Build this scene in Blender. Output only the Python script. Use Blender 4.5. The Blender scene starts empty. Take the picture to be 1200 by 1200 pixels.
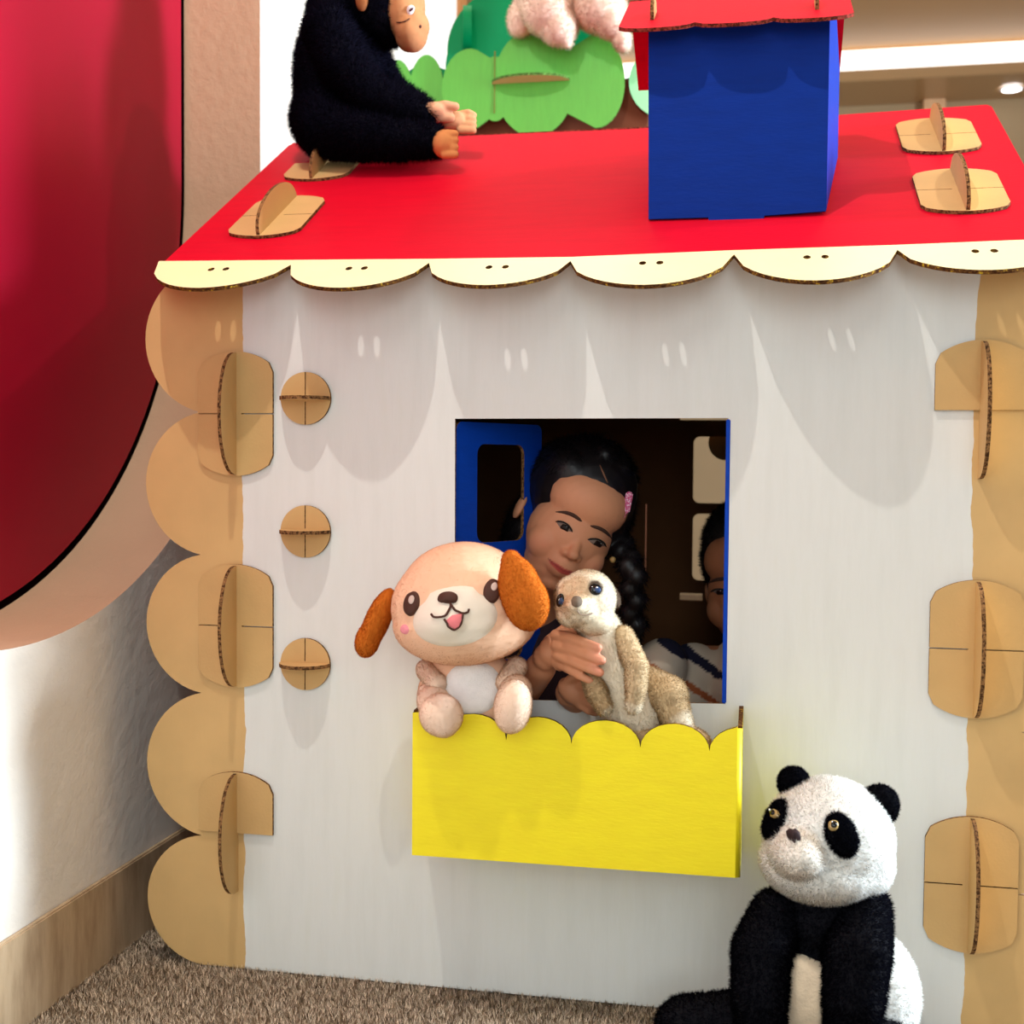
import bpy, bmesh, math, random
import numpy as np
from mathutils import Vector, Matrix
from mathutils.bvhtree import BVHTree

random.seed(7); RNG = np.random.default_rng(7)
SC = bpy.context.scene; COL = SC.collection
PI = math.pi

# ------------------------------------------------------------------ camera
F_PX, YAW, PITCH, ROLL = 1430.47, 0.1964, -0.0401, 0.0081
CAM = np.array([0.5878, -1.4504, 0.6550])
def cam_axes():
    cy, sy = math.cos(YAW), math.sin(YAW)
    f = np.array([-sy, cy, 0]); r = np.array([cy, sy, 0]); u = np.array([0, 0, 1.])
    cp, sp = math.cos(PITCH), math.sin(PITCH)
    f2 = cp*f + sp*u; u2 = -sp*f + cp*u
    cr, sr = math.cos(ROLL), math.sin(ROLL)
    return cr*r + sr*u2, -sr*r + cr*u2, f2
AR, AU, AF = cam_axes()
cd = bpy.data.cameras.new('camera'); co = bpy.data.objects.new('camera', cd); COL.objects.link(co)
co.matrix_world = Matrix(((AR[0], AU[0], -AF[0], CAM[0]), (AR[1], AU[1], -AF[1], CAM[1]),
                          (AR[2], AU[2], -AF[2], CAM[2]), (0, 0, 0, 1)))
cd.sensor_width = 36; cd.lens = F_PX/1200*36; cd.clip_start = 0.02
cd.dof.use_dof = True; cd.dof.focus_distance = 1.42; cd.dof.aperture_fstop = 7.1
SC.camera = co

# ------------------------------------------------------------------ light
SC.view_settings.view_transform = 'Standard'; SC.view_settings.look = 'None'
SC.view_settings.gamma = 1; SC.view_settings.use_curve_mapping = False
SC.view_settings.exposure = -0.34
w = bpy.data.worlds.new('world'); SC.world = w; w.use_nodes = True
w.node_tree.nodes['Background'].inputs[0].default_value = (0.88, 0.98, 1.0, 1)
w.node_tree.nodes['Background'].inputs[1].default_value = 0.42

def lamp(name, kind, loc, target, energy, color=(1, 1, 1), **kw):
    d = bpy.data.lights.new(name, kind); d.energy = energy; d.color = color
    for k, v in kw.items(): setattr(d, k, v)
    o = bpy.data.objects.new(name, d); COL.objects.link(o); o.location = loc
    o.rotation_euler = (Vector(target)-Vector(loc)).to_track_quat('-Z', 'Y').to_euler()
    return o
lamp('ceiling_spot_key', 'SPOT', (0.06, -0.74, 2.5), (0.25, 0.0, 0.6), 88, (1, .95, .88), spot_size=1.7, spot_blend=.6, shadow_soft_size=.012)
lamp('ceiling_spot_side', 'SPOT', (1.75, 0.22, 2.5), (0.75, 0.1, 0.8), 46, (1, .94, .86), spot_size=1.5, spot_blend=.6, shadow_soft_size=.02)
lamp('ceiling_spot_right', 'SPOT', (1.9, -0.42, 2.5), (0.75, 0.0, 0.7), 13, (1, .95, .88), spot_size=1.5, spot_blend=.6, shadow_soft_size=.012)
lamp('ceiling_panel_light', 'AREA', (0.5, 1.25, 2.5), (0.5, 1.2, 0), 9, (1, .95, .88), shape='RECTANGLE', size=1.4, size_y=.6)
lamp('front_ceiling_panel', 'AREA', (.30, -2.35, 2.45), (.38, 0, .45), 9, (.88, .98, 1), shape='RECTANGLE', size=.95, size_y=1.1)
lamp('front_fill_light', 'AREA', (1.15, -3.4, 1.35), (.35, 0, .5), 32, (.90, .97, 1), shape='RECTANGLE', size=1.3, size_y=1.4)  # added soft fill from the right front, not a known window
lamp('window_daylight', 'AREA', (3.4, .26, 1.25), (-.2, -.05, 0.7), 330, (.74, .88, 1), shape='RECTANGLE', size=.34, size_y=1.3)

# ------------------------------------------------------------------ helpers
def at(x, y, Y):
    """the point on the vertical plane at depth Y that shows at photo position (x, y)"""
    d = (x-600)/F_PX*AR - (y-600)/F_PX*AU + AF
    t = (Y-CAM[1])/d[1]
    return Vector(CAM + d*t)
def ray_dir(x, y): return Vector((x-600)/F_PX*AR - (y-600)/F_PX*AU + AF).normalized()
def mpp(Y): return (Y-CAM[1])/F_PX/0.985       # metres per photo pixel at depth Y
def lin(c):
    if isinstance(c, str): c = tuple(int(c[i:i+2], 16) for i in (0, 2, 4))
    return tuple((v/255/12.92 if v/255 <= .04045 else ((v/255+.055)/1.055)**2.4) for v in c)

class NT:
    def __init__(s, name):
        s.m = bpy.data.materials.new(name); s.m.use_nodes = True; s.t = s.m.node_tree
        s.b = s.t.nodes['Principled BSDF']
    def n(s, t, **kw):
        x = s.t.nodes.new(t)
        for k, v in kw.items():
            if k in x.inputs.keys(): x.inputs[k].default_value = v
            else: setattr(x, k, v)
        return x
    def l(s, a, b): s.t.links.new(a, b)
    def ramp(s, fac, stops):
        r = s.n('ShaderNodeValToRGB'); e = r.color_ramp.elements
        while len(e) < len(stops): e.new(.5)
        for q, (p, c) in zip(e, stops): q.position = p; q.color = (*c, 1)
        s.l(fac, r.inputs[0]); return r.outputs[0]
    def coords(s, scale=(1, 1, 1)):
        tc = s.n('ShaderNodeTexCoord'); mp = s.n('ShaderNodeMapping'); mp.inputs['Scale'].default_value = scale
        s.l(tc.outputs['Object'], mp.inputs[0]); return mp.outputs[0]
    def noise(s, scale, detail=3, co=None, rough=.5):
        x = s.n('ShaderNodeTexNoise', Scale=scale, Detail=detail, Roughness=rough)
        s.l(co if co else s.coords(), x.inputs['Vector']); return x.outputs['Fac']
    def bump(s, h, strength, dist=.002):
        b = s.n('ShaderNodeBump', Strength=strength, Distance=dist); s.l(h, b.inputs['Height']); s.l(b.outputs[0], s.b.inputs['Normal'])

def mul(c, k): return tuple(min(1, v*k) for v in c)
def simple(name, c, rough=.6, var=.12, scale=30, bump=0, spec=.5, stretch=(1, 1, 1), bscale=None, coat=0, sheen=0):
    c = lin(c); t = NT(name)
    f = t.noise(scale, 4, t.coords(stretch))
    t.l(t.ramp(f, [(.3, mul(c, 1-var)), (.7, mul(c, 1+var*.6))]), t.b.inputs['Base Color'])
    t.b.inputs['Roughness'].default_value = rough; t.b.inputs['Specular IOR Level'].default_value = spec
    if coat: t.b.inputs['Coat Weight'].default_value = coat; t.b.inputs['Coat Roughness'].default_value = .3
    if sheen: t.b.inputs['Sheen Weight'].default_value = sheen
    if bump: t.bump(t.noise(bscale or scale*6, 2, t.coords(stretch)), bump)
    return t.m
def plush(name, rough=.9):
    t = NT(name); a = t.n('ShaderNodeVertexColor'); a.layer_name = 'Col'
    t.l(a.outputs['Color'], t.b.inputs['Base Color']); t.b.inputs['Roughness'].default_value = rough
    t.b.inputs['Specular IOR Level'].default_value = .15
    return t.m
def plush_fur(name):
    t = NT(name); a = t.n('ShaderNodeVertexColor'); a.layer_name = 'Col'
    d = t.n('ShaderNodeBsdfDiffuse'); r = t.n('ShaderNodeBsdfTranslucent'); x = t.n('ShaderNodeMixShader', Fac=.45)
    t.l(a.outputs['Color'], d.inputs['Color']); t.l(a.outputs['Color'], r.inputs['Color'])
    t.l(d.outputs[0], x.inputs[1]); t.l(r.outputs[0], x.inputs[2])
    t.l(x.outputs[0], t.t.nodes['Material Output'].inputs['Surface']); return t.m
M = {}
MPF = plush_fur('plush_fur_hairs')
M['card'] = simple('brown_cardboard', (206, 168, 112), .75, .07, 14, .12, .25, (1, 1, 1), 300)
M['card_dark'] = simple('raw_brown_cardboard', (150, 100, 62), .85, .08, 14, .12, .2)
M['red'] = simple('red_painted_cardboard', (206, 10, 40), .6, .05, 16, .12, .06, (1, 6, 1), 90)
M['blue'] = simple('blue_painted_cardboard', (0, 44, 138), .55, .08, 22, .12, .10, (1, 1, 5), 90)
M['shutter_blue'] = simple('bright_blue_painted_cardboard', (4, 66, 182), .55, .08, 22, .12, .15, (1, 1, 5), 90)
M['yellow'] = simple('yellow_painted_cardboard', (255, 234, 30), .5, .05, 22, .12, .4, (1, 1, 4), 90)
M['cream'] = simple('light_bleached_yellow_cardboard', (255, 246, 190), .4, .03, 16, .1, .5)  # yellow paint made paler, the glare on the eave put into the colour
M['green'] = simple('light_green_painted_cardboard', (88, 172, 60), .5, .06, 24, .15, .4, (6, 1, 1), 60)
M['dgreen'] = simple('dark_green_painted_cardboard', (0, 142, 84), .45, .06, 12, .1, .15)
M['mint'] = simple('mint_green_painted_cardboard', (150, 235, 170), .4, .04, 12, .1, .5)

def corr_mat(name, light, dark, tint=None):
    t = NT(name)
    f = t.noise(260, 2, t.coords((1, 1, 1)), .7)
    light, dark = lin(light), lin(dark)
    st = [(.40, dark), (.60, light)] + ([(.72, lin(tint))] if tint else [])
    t.l(t.ramp(f, st), t.b.inputs['Base Color']); t.b.inputs['Roughness'].default_value = .9
    t.b.inputs['Specular IOR Level'].default_value = .1
    return t.m
M['trunk'] = simple('dark_brown_trunk_cardboard', (104, 60, 40), .85, .08, 14, .12, .15)
M['edge'] = corr_mat('corrugated_cardboard_edge', (150, 110, 70), (62, 38, 22))
M['edge_yellow'] = corr_mat('yellow_smeared_cardboard_edge', (120, 80, 40), (60, 34, 18), (222, 190, 40))
M['edge_green'] = corr_mat('green_smeared_cardboard_edge', (90, 130, 60), (50, 70, 30), (150, 230, 120))
M['edge_red'] = corr_mat('red_smeared_cardboard_edge', (150, 60, 50), (70, 30, 20))

def wall_paint():
    """brown cardboard with its middle brushed over in white, the strokes ending in a wavering edge"""
    t = NT('white_brushed_brown_cardboard')
    tc = t.n('ShaderNodeTexCoord'); sx = t.n('ShaderNodeSeparateXYZ'); t.l(tc.outputs['Object'], sx.inputs[0])
    nz = t.noise(9, 4, t.coords((1, 1, 1)), .6)
    off = t.n('ShaderNodeMath', operation='MULTIPLY_ADD'); t.l(nz, off.inputs[0]); off.inputs[1].default_value = .022
    t.l(sx.outputs[0], off.inputs[2])
    def cmp(op, v):
        x = t.n('ShaderNodeMath', operation=op); t.l(off.outputs[0], x.inputs[0]); x.inputs[1].default_value = v; return x.outputs[0]
    m = t.n('ShaderNodeMath', operation='MULTIPLY'); t.l(cmp('GREATER_THAN', -.0475+.011), m.inputs[0]); t.l(cmp('LESS_THAN', .829+.011), m.inputs[1])
    brush = t.noise(14, 5, t.coords((3, 1, .35)), .6)
    white = t.ramp(brush, [(.25, lin((221, 222, 217))), (.55, lin((227, 228, 224))), (.8, lin((224, 225, 218)))])
    c = lin((214, 176, 118))
    brown = t.ramp(t.noise(14, 4), [(.3, mul(c, .93)), (.7, mul(c, 1.04))])
    mx = t.n('ShaderNodeMix', data_type='RGBA'); t.l(m.outputs[0], mx.inputs[0]); t.l(brown, mx.inputs[6]); t.l(white, mx.inputs[7])
    t.l(mx.outputs[2], t.b.inputs['Base Color']); t.b.inputs['Roughness'].default_value = .65
    t.b.inputs['Specular IOR Level'].default_value = .3
    t.bump(t.noise(120, 3, t.coords((3, 1, .5))), .12, .001)
    return t.m
M['wallpaint'] = wall_paint()

def raw(name, verts, faces, mats=(), mi=None, smooth=False):
    me = bpy.data.meshes.new(name); me.from_pydata([tuple(v) for v in verts], [], faces)
    for m in mats: me.materials.append(m)
    if mi is not None: me.polygons.foreach_set('material_index', np.asarray(mi, dtype=np.int32))
    if smooth: me.polygons.foreach_set('use_smooth', np.ones(len(me.polygons), dtype=bool))
    me.update(); return me
def link(name, me, parent=None, label=None, kind=None):
    o = bpy.data.objects.new(name, me); COL.objects.link(o)
    if parent is not None:
        o.parent = parent; o.matrix_parent_inverse = ROOTINV[parent.name]; ROOTINV[o.name] = Matrix()
    else: ROOTINV[o.name] = Matrix()
    if label: o['label'] = label
    if kind: o['kind'] = kind
    return o
ROOTINV = {}
def thing(name, label, cat, loc=(0, 0, 0), group=None):
    o = bpy.data.objects.new(name, None); COL.objects.link(o); o.location = loc
    o.empty_display_size = .05; o['label'] = label; o['category'] = cat
    if group: o['group'] = group
    ROOTINV[o.name] = Matrix.Translation(Vector(loc)).inverted()
    return o
def sub(parent, name):
    """an empty part that holds sub-parts (mesh data is in world coordinates)"""
    o = bpy.data.objects.new(name, None); COL.objects.link(o); o.parent = parent; o.empty_display_size = .02
    o.matrix_parent_inverse = ROOTINV[parent.name]; ROOTINV[o.name] = Matrix()
    if True:  # world matrix of this empty is identity, so its children need no inverse
        ROOTINV[o.name] = Matrix()
    return o

def plate_mesh(name, outline, holes, thick, mats, O, U, V, res_bevel=0):
    """a sheet cut to an outline with holes; the sheet's front face lies in the plane O,U,V and it is `thick` deep behind it"""
    cu = bpy.data.curves.new(name, 'CURVE'); cu.dimensions = '2D'; cu.fill_mode = 'BOTH'; cu.extrude = thick/2
    for poly in [outline]+list(holes):
        s = cu.splines.new('POLY'); s.points.add(len(poly)-1); s.use_cyclic_u = True
        for p, q in zip(s.points, poly): p.co = (q[0], q[1], 0, 1)
    to = bpy.data.objects.new('tmp', cu); COL.objects.link(to)
    dg = bpy.context.evaluated_depsgraph_get(); me = bpy.data.meshes.new_from_object(to.evaluated_get(dg))
    bpy.data.objects.remove(to); bpy.data.curves.remove(cu)
    bm = bmesh.new(); bm.from_mesh(me); bmesh.ops.remove_doubles(bm, verts=bm.verts, dist=1e-5)
    bmesh.ops.recalc_face_normals(bm, faces=bm.faces); bm.to_mesh(me); bm.free()
    me.materials.clear()
    mats = list(mats)+[mats[-1]]*(3-len(mats)) if len(mats) < 3 else mats     # front, edge, back
    if len(mats) == 3:
        for m in mats: me.materials.append(m)
    for p in me.polygons:
        p.use_smooth = False
        p.material_index = 0 if p.normal.z > .7 else (2 if p.normal.z < -.7 else 1)
    U = Vector(U).normalized(); V = Vector(V).normalized(); N = U.cross(V)
    O = Vector(O) - N*thick/2
    me.transform(Matrix(((U.x, V.x, N.x, O.x), (U.y, V.y, N.y, O.y), (U.z, V.z, N.z, O.z), (0, 0, 0, 1))))
    me.name = name
    return me
def plate(name, outline, holes, thick, mats, O, U, V, parent, label=None):
    return link(name, plate_mesh(name, outline, holes, thick, mats, O, U, V), parent, label)
def arc(cx, cy, r, a0, a1, n, ry=None):
    ry = ry or r
    return [(cx+r*math.cos(a0+(a1-a0)*i/n), cy+ry*math.sin(a0+(a1-a0)*i/n)) for i in range(n+1)]
def rrect(x0, y0, x1, y1, r, n=5):
    return (arc(x1-r, y1-r, r, 0, PI/2, n)+arc(x0+r, y1-r, r, PI/2, PI, n)
            + arc(x0+r, y0+r, r, PI, 1.5*PI, n)+arc(x1-r, y0+r, r, 1.5*PI, 2*PI, n))

# ---- rounded bodies
def sphere_vf(n=20, m=14):
    v = [(0, 0, 1)]; f = []
    for j in range(1, m):
        th = PI*j/m
        for i in range(n): v.append((math.sin(th)*math.cos(2*PI*i/n), math.sin(th)*math.sin(2*PI*i/n), math.cos(th)))
    v.append((0, 0, -1)); L = len(v)-1
    for i in range(n):
        k = (i+1) % n
        f.append((0, 1+i, 1+k))
        for j in range(m-2): f.append((1+j*n+i, 1+(j+1)*n+i, 1+(j+1)*n+k, 1+j*n+k))
        f.append((L, 1+(m-2)*n+k, 1+(m-2)*n+i))
    return np.array(v), f
SV, SF = sphere_vf()
def rotY(deg):
    a = math.radians(deg); c, s = math.cos(a), math.sin(a)
    return np.array([[c, 0, s], [0, 1, 0], [-s, 0, c]])
def E(px, py, Y, rw, rh, rd, rot=0):
    """ellipsoid: half width and half height in photo pixels at depth Y, half depth in metres, turned clockwise by rot"""
    k = mpp(Y); A = rotY(rot) @ np.diag([rw*k, rd, rh*k])
    return (np.array(at(px, py, Y)) + SV @ A.T, SF)
def EW(c, A): return (np.array(c) + SV @ np.array(A).T, SF)
def CW(p0, r0, p1, r1):
    """tapered capsule between two points"""
    p0, p1 = Vector(p0), Vector(p1); d = (p1-p0); L = max(d.length, 1e-6); q = d.to_track_quat('Z', 'Y').to_matrix()
    v = []
    for (x, y, z) in SV:
        r, o = (r1, L) if z > 0 else (r0, 0)
        v.append(p0 + q @ Vector((x*r, y*r, z*r+o)))
    # duplicate of the equator is not needed: the ring at z=0 stays on the first end
    return (np.array([tuple(a) for a in v]), SF)
def C(x0, y0, Y0, r0, x1, y1, Y1, r1):
    return CW(at(x0, y0, Y0), r0*mpp(Y0), at(x1, y1, Y1), r1*mpp(Y1))
def chain(pts):
    return [C(*a, *b) for a, b in zip(pts[:-1], pts[1:])]

def blob(name, prims, voxel, smooth, color, mat, parent, label=None, fur=None, keep=None):
    """one continuous skin grown over the overlapping prims; color: tuple or function(points)->Nx3"""
    vs, fs, o = [], [], 0
    for v, f in prims:
        vs.append(v); fs += [tuple(i+o for i in q) for q in f]; o += len(v)
    me = raw('tmp', np.concatenate(vs), fs)
    to = bpy.data.objects.new('tmp', me); COL.objects.link(to)
    md = to.modifiers.new('r', 'REMESH'); md.mode = 'VOXEL'; md.voxel_size = voxel; md.use_smooth_shade = True
    if smooth: ms = to.modifiers.new('s', 'SMOOTH'); ms.factor = .5; ms.iterations = smooth
    dg = bpy.context.evaluated_depsgraph_get(); out = bpy.data.meshes.new_from_object(to.evaluated_get(dg))
    bpy.data.objects.remove(to); bpy.data.meshes.remove(me)
    out.name = name; out.materials.clear(); out.materials.append(mat)
    out.polygons.foreach_set('use_smooth', np.ones(len(out.polygons), dtype=bool))
    paint(out, color)
    ob = link(name, out, parent, label)
    if fur: add_fur(ob, color=color, parent=ob, mat=mat, keep=keep, **fur)
    return ob
def coords_of(me):
    a = np.empty(len(me.vertices)*3, dtype=np.float32); me.vertices.foreach_get('co', a); return a.reshape(-1, 3)
def eval_color(color, P):
    if callable(color): return np.asarray(color(P), dtype=np.float32)
    return np.tile(np.array(color, dtype=np.float32), (len(P), 1))
def paint(me, color):
    P = coords_of(me); c = np.ones((len(P), 4), dtype=np.float32); c[:, :3] = eval_color(color, P)
    ca = me.color_attributes.new('Col', 'FLOAT_COLOR', 'POINT'); ca.data.foreach_set('color', c.ravel())
def pix(P):
    """photo position of points"""
    d = np.asarray(P)-CAM; z = d @ AF
    return np.stack([600+F_PX*(d @ AR)/z, 600-F_PX*(d @ AU)/z], -1)
def add_fur(ob, n, length, width, color, parent, mat, tilt=.5, down=.0, var=.12, keep=None, flow=None):
    """short pile: one thin blade per hair, with the surface's own normals so it shades softly"""
    me = ob.data; me.calc_loop_triangles()
    P = coords_of(me); T = np.empty(len(me.loop_triangles)*3, dtype=np.int32); me.loop_triangles.foreach_get('vertices', T); T = T.reshape(-1, 3)
    nv = np.empty(len(me.vertices)*3, dtype=np.float32); me.vertices.foreach_get('normal', nv); nv = nv.reshape(-1, 3)
    a, b, c = P[T[:, 0]], P[T[:, 1]], P[T[:, 2]]
    ar = np.linalg.norm(np.cross(b-a, c-a), axis=1); idx = RNG.choice(len(T), n, p=ar/ar.sum())
    u = RNG.random((n, 2)); fl = u.sum(1) > 1; u[fl] = 1-u[fl]; w0 = 1-u.sum(1)
    pos = a[idx]*w0[:, None]+b[idx]*u[:, :1]+c[idx]*u[:, 1:]
    nn = nv[T[idx, 0]]*w0[:, None]+nv[T[idx, 1]]*u[:, :1]+nv[T[idx, 2]]*u[:, 1:]
    nn /= np.linalg.norm(nn, axis=1)[:, None]+1e-9
    if keep is not None:
        k = keep(pos); pos, nn = pos[k], nn[k]; n = len(pos)
    d = nn + tilt*RNG.normal(size=(n, 3)) + np.array([0, 0, -down]) + (np.array(flow) if flow else 0)
    d /= np.linalg.norm(d, axis=1)[:, None]
    side = np.cross(d, RNG.normal(size=(n, 3))); side /= np.linalg.norm(side, axis=1)[:, None]+1e-9
    L = length*(.6+.8*RNG.random((n, 1)))
    V = np.empty((n*3, 3), dtype=np.float32)
    base = pos-nn*.0006
    g = np.cross(side, d); flip = (g*nn).sum(1) < 0; side[flip] *= -1
    V[0::3] = base-side*width/2; V[1::3] = base+side*width/2; V[2::3] = base+d*L
    fm = bpy.data.meshes.new('fur'); fm.vertices.add(n*3); fm.vertices.foreach_set('co', V.ravel())
    fm.loops.add(n*3); fm.loops.foreach_set('vertex_index', np.arange(n*3, dtype=np.int32))
    fm.polygons.add(n); fm.polygons.foreach_set('loop_start', np.arange(0, n*3, 3, dtype=np.int32))
    fm.materials.append(MPF if mat.name.startswith('plush_pile') else mat); fm.update(); fm.validate()
    cc = np.ones((n*3, 4), dtype=np.float32); base_c = eval_color(color, pos)*(1+var*RNG.normal(size=(n, 1))).clip(.6, 1.3)
    cc[:, :3] = np.repeat(np.clip(base_c, 0, 1), 3, axis=0)
    ca = fm.color_attributes.new('Col', 'FLOAT_COLOR', 'POINT'); ca.data.foreach_set('color', cc.ravel())
    fm.polygons.foreach_set('use_smooth', np.ones(n, dtype=bool))
    fm.normals_split_custom_set_from_vertices(np.repeat(nn+.35*d, 3, axis=0).tolist())
    return link('fur', fm, parent, kind='stuff')
def tree_of(ob):
    me = ob.data
    return BVHTree.FromPolygons([v.co.copy() for v in me.vertices], [tuple(p.vertices) for p in me.polygons])
def onto(bvh, x, y, lift=0):
    d = ray_dir(x, y); o = Vector(CAM); h = bvh.ray_cast(o, d)
    if h[0] is None:
        p = o+d*1.4; h = bvh.find_nearest(p); 
        for _ in range(4):
            t = (h[0]-o).dot(d); h = bvh.find_nearest(o+d*t)
    return h[0]+h[1]*lift if lift else h[0]
def patch(name, bvh, poly, lift, mat, parent, rings=6, dome=0, label=None):
    """a sewn-on patch that follows the surface under it"""
    c = np.mean(poly, axis=0); n = len(poly); V = [onto(bvh, *c, lift+dome)]; Fc = []
    for r in range(1, rings+1):
        for q in poly:
            t = r/rings; p = c+(np.array(q)-c)*t
            V.append(onto(bvh, p[0], p[1], (lift+dome*(1-t*t)) if r < rings else -.0008))
    for i in range(n):
        k = (i+1) % n; Fc.append((0, 1+i, 1+k))
        for r in range(rings-1): Fc.append((1+r*n+i, 1+(r+1)*n+i, 1+(r+1)*n+k, 1+r*n+k))
    me = raw(name, V, Fc, [mat], smooth=True)
    bm = bmesh.new(); bm.from_mesh(me); bmesh.ops.recalc_face_normals(bm, faces=bm.faces); bm.to_mesh(me); bm.free()
    return link(name, me, parent, label)
def ell(cx, cy, rx, ry, rot=0, n=24):
    a = math.radians(rot)
    return [(cx+rx*math.cos(t)*math.cos(a)-ry*math.sin(t)*math.sin(a), cy+rx*math.cos(t)*math.sin(a)+ry*math.sin(t)*math.cos(a))
            for t in [2*PI*i/n for i in range(n)]]
def tube_mesh(name, pts, rad, mat, n=6):
    pts = [Vector(p) for p in pts]; V, Fc = [], []
    for i, p in enumerate(pts):
        t = (pts[min(i+1, len(pts)-1)]-pts[max(i-1, 0)]).normalized(); q = t.to_track_quat('Z', 'Y').to_matrix()
        r = rad[i] if isinstance(rad, (list, tuple)) else rad
        for k in range(n): V.append(p+q @ Vector((r*math.cos(2*PI*k/n), r*math.sin(2*PI*k/n), 0)))
    for i in range(len(pts)-1):
        for k in range(n): Fc.append((i*n+k, i*n+(k+1) % n, (i+1)*n+(k+1) % n, (i+1)*n+k))
    Fc.append(tuple(range(n-1, -1, -1))); Fc.append(tuple((len(pts)-1)*n+k for k in range(n)))
    return raw(name, V, Fc, [mat], smooth=True)
def stroke(name, bvh, pts, rad, mat, parent, lift=.001, label=None):
    return link(name, tube_mesh(name, [onto(bvh, x, y, lift) for x, y in pts], rad, mat), parent, label)
def ball(name, c, r, mat, parent, label=None, A=None):
    v, f = (np.array(c)+SV*r if A is None else np.array(c)+SV @ np.array(A).T), SF
    return link(name, raw(name, v, f, [mat], smooth=True), parent, label)
def box_mesh(name, x0, x1, y0, y1, z0, z1, mats, bev=0):
    v = [(x, y, z) for x in (x0, x1) for y in (y0, y1) for z in (z0, z1)]
    f = [(0, 1, 3, 2), (4, 6, 7, 5), (0, 4, 5, 1), (2, 3, 7, 6), (0, 2, 6, 4), (1, 5, 7, 3)]
    me = raw(name, v, f, mats)
    if bev:
        bm = bmesh.new(); bm.from_mesh(me); bmesh.ops.bevel(bm, geom=bm.edges[:], offset=bev, segments=2, affect='EDGES'); bm.to_mesh(me); bm.free()
    return me

# ------------------------------------------------------------------ the room
def carpet_mat():
    t = NT('grey_brown_carpet'); f = t.noise(420, 3)
    t.l(t.ramp(f, [(.3, lin((118, 102, 85))), (.7, lin((176, 158, 137)))]), t.b.inputs['Base Color'])
    t.b.inputs['Roughness'].default_value = 1; t.b.inputs['Specular IOR Level'].default_value = .05
    t.bump(f, .6, .004); return t.m
def plaster(name, c, dirt=0):
    t = NT(name); c = lin(c); f = t.noise(5, 6)
    t.l(t.ramp(f, [(.35, mul(c, .93)), (.7, c)]), t.b.inputs['Base Color']); t.b.inputs['Roughness'].default_value = .7
    t.b.inputs['Specular IOR Level'].default_value = .3
    t.bump(t.noise(34, 5, None, .65), .35, .006); return t.m
M['carpet'] = carpet_mat()
M['plaster'] = plaster('white_plaster', (240, 234, 224))
M['reveal'] = plaster('beige_plaster', (198, 166, 136))
M['ceil'] = simple('tan_satin_ceiling', (196, 146, 86), .45, .03, 2, 0, .5)
M['soffit'] = simple('beige_soffit', (190, 150, 104), .3, .03, 2, 0, .5)
M['tan'] = simple('tan_wall', (190, 160, 120), .7, .04, 3)
M['stone'] = None
def stone_mat():
    t = NT('beige_stone_skirting'); f = t.noise(9, 6, t.coords((1, 3, .6)), .65)
    t.l(t.ramp(f, [(.3, lin((150, 122, 92))), (.55, lin((190, 164, 132))), (.75, lin((206, 182, 150)))]), t.b.inputs['Base Color'])
    t.b.inputs['Roughness'].default_value = .45; return t.m
M['stone'] = stone_mat()
def leather():
    t = NT('red_glossy_vinyl'); c = lin((160, 10, 42)); f = t.noise(3, 3)
    t.l(t.ramp(f, [(.3, mul(c, .92)), (.7, mul(c, 1.05))]), t.b.inputs['Base Color']); t.b.inputs['Roughness'].default_value = .42
    t.b.inputs['Specular IOR Level'].default_value = .2
    return t.m
M['vinyl'] = leather(); M['edge_gap_shade'] = simple('dark_red_edge_and_gap_shade', (52, 4, 14), .5)

link('floor', box_mesh('floor', -.45, 4.2, -3.2, 4.9, -.06, 0, [M['carpet']]), kind='structure')
# carpet pile where the camera can see it
n = 230000
px_ = RNG.uniform(-.30, 1.25, n); py_ = RNG.uniform(-.62, .16, n); sel = ~((py_ > .004) & (px_ > -.1)) & (px_ > -.232); px_, py_ = px_[sel], py_[sel]; n = len(px_)
V = np.zeros((n*3, 3), dtype=np.float32); an = RNG.uniform(0, 2*PI, n); wd = .0007
tipx = RNG.normal(0, .0028, n); tipy = RNG.normal(0, .0028, n); hh = RNG.uniform(.004, .0085, n)
for k, sgn in ((0, -1), (1, 1)):
    V[k::3, 0] = px_+sgn*np.cos(an)*wd; V[k::3, 1] = py_+sgn*np.sin(an)*wd; V[k::3, 2] = -.001
V[2::3, 0] = px_+tipx; V[2::3, 1] = py_+tipy; V[2::3, 2] = hh
fm = raw('carpet_pile', V, [(3*i, 3*i+1, 3*i+2) for i in range(n)], [plush('carpet_pile_fibre', 1)])
tone = (.68+.55*RNG.random((n, 1)))*np.array([lin((222, 202, 178))])
cc = np.ones((n*3, 4), dtype=np.float32); cc[:, :3] = np.repeat(tone, 3, 0)
ca = fm.color_attributes.new('Col', 'FLOAT_COLOR', 'POINT'); ca.data.foreach_set('color', cc.ravel())
fm.normals_split_custom_set_from_vertices(np.tile(np.array([0, 0, 1.]), (n*3, 1)).tolist())
o = link('carpet_pile', fm); o['kind'] = 'stuff'; o['label'] = 'short grey-brown carpet pile on the floor before the playhouse'; o['category'] = 'carpet'

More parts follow.
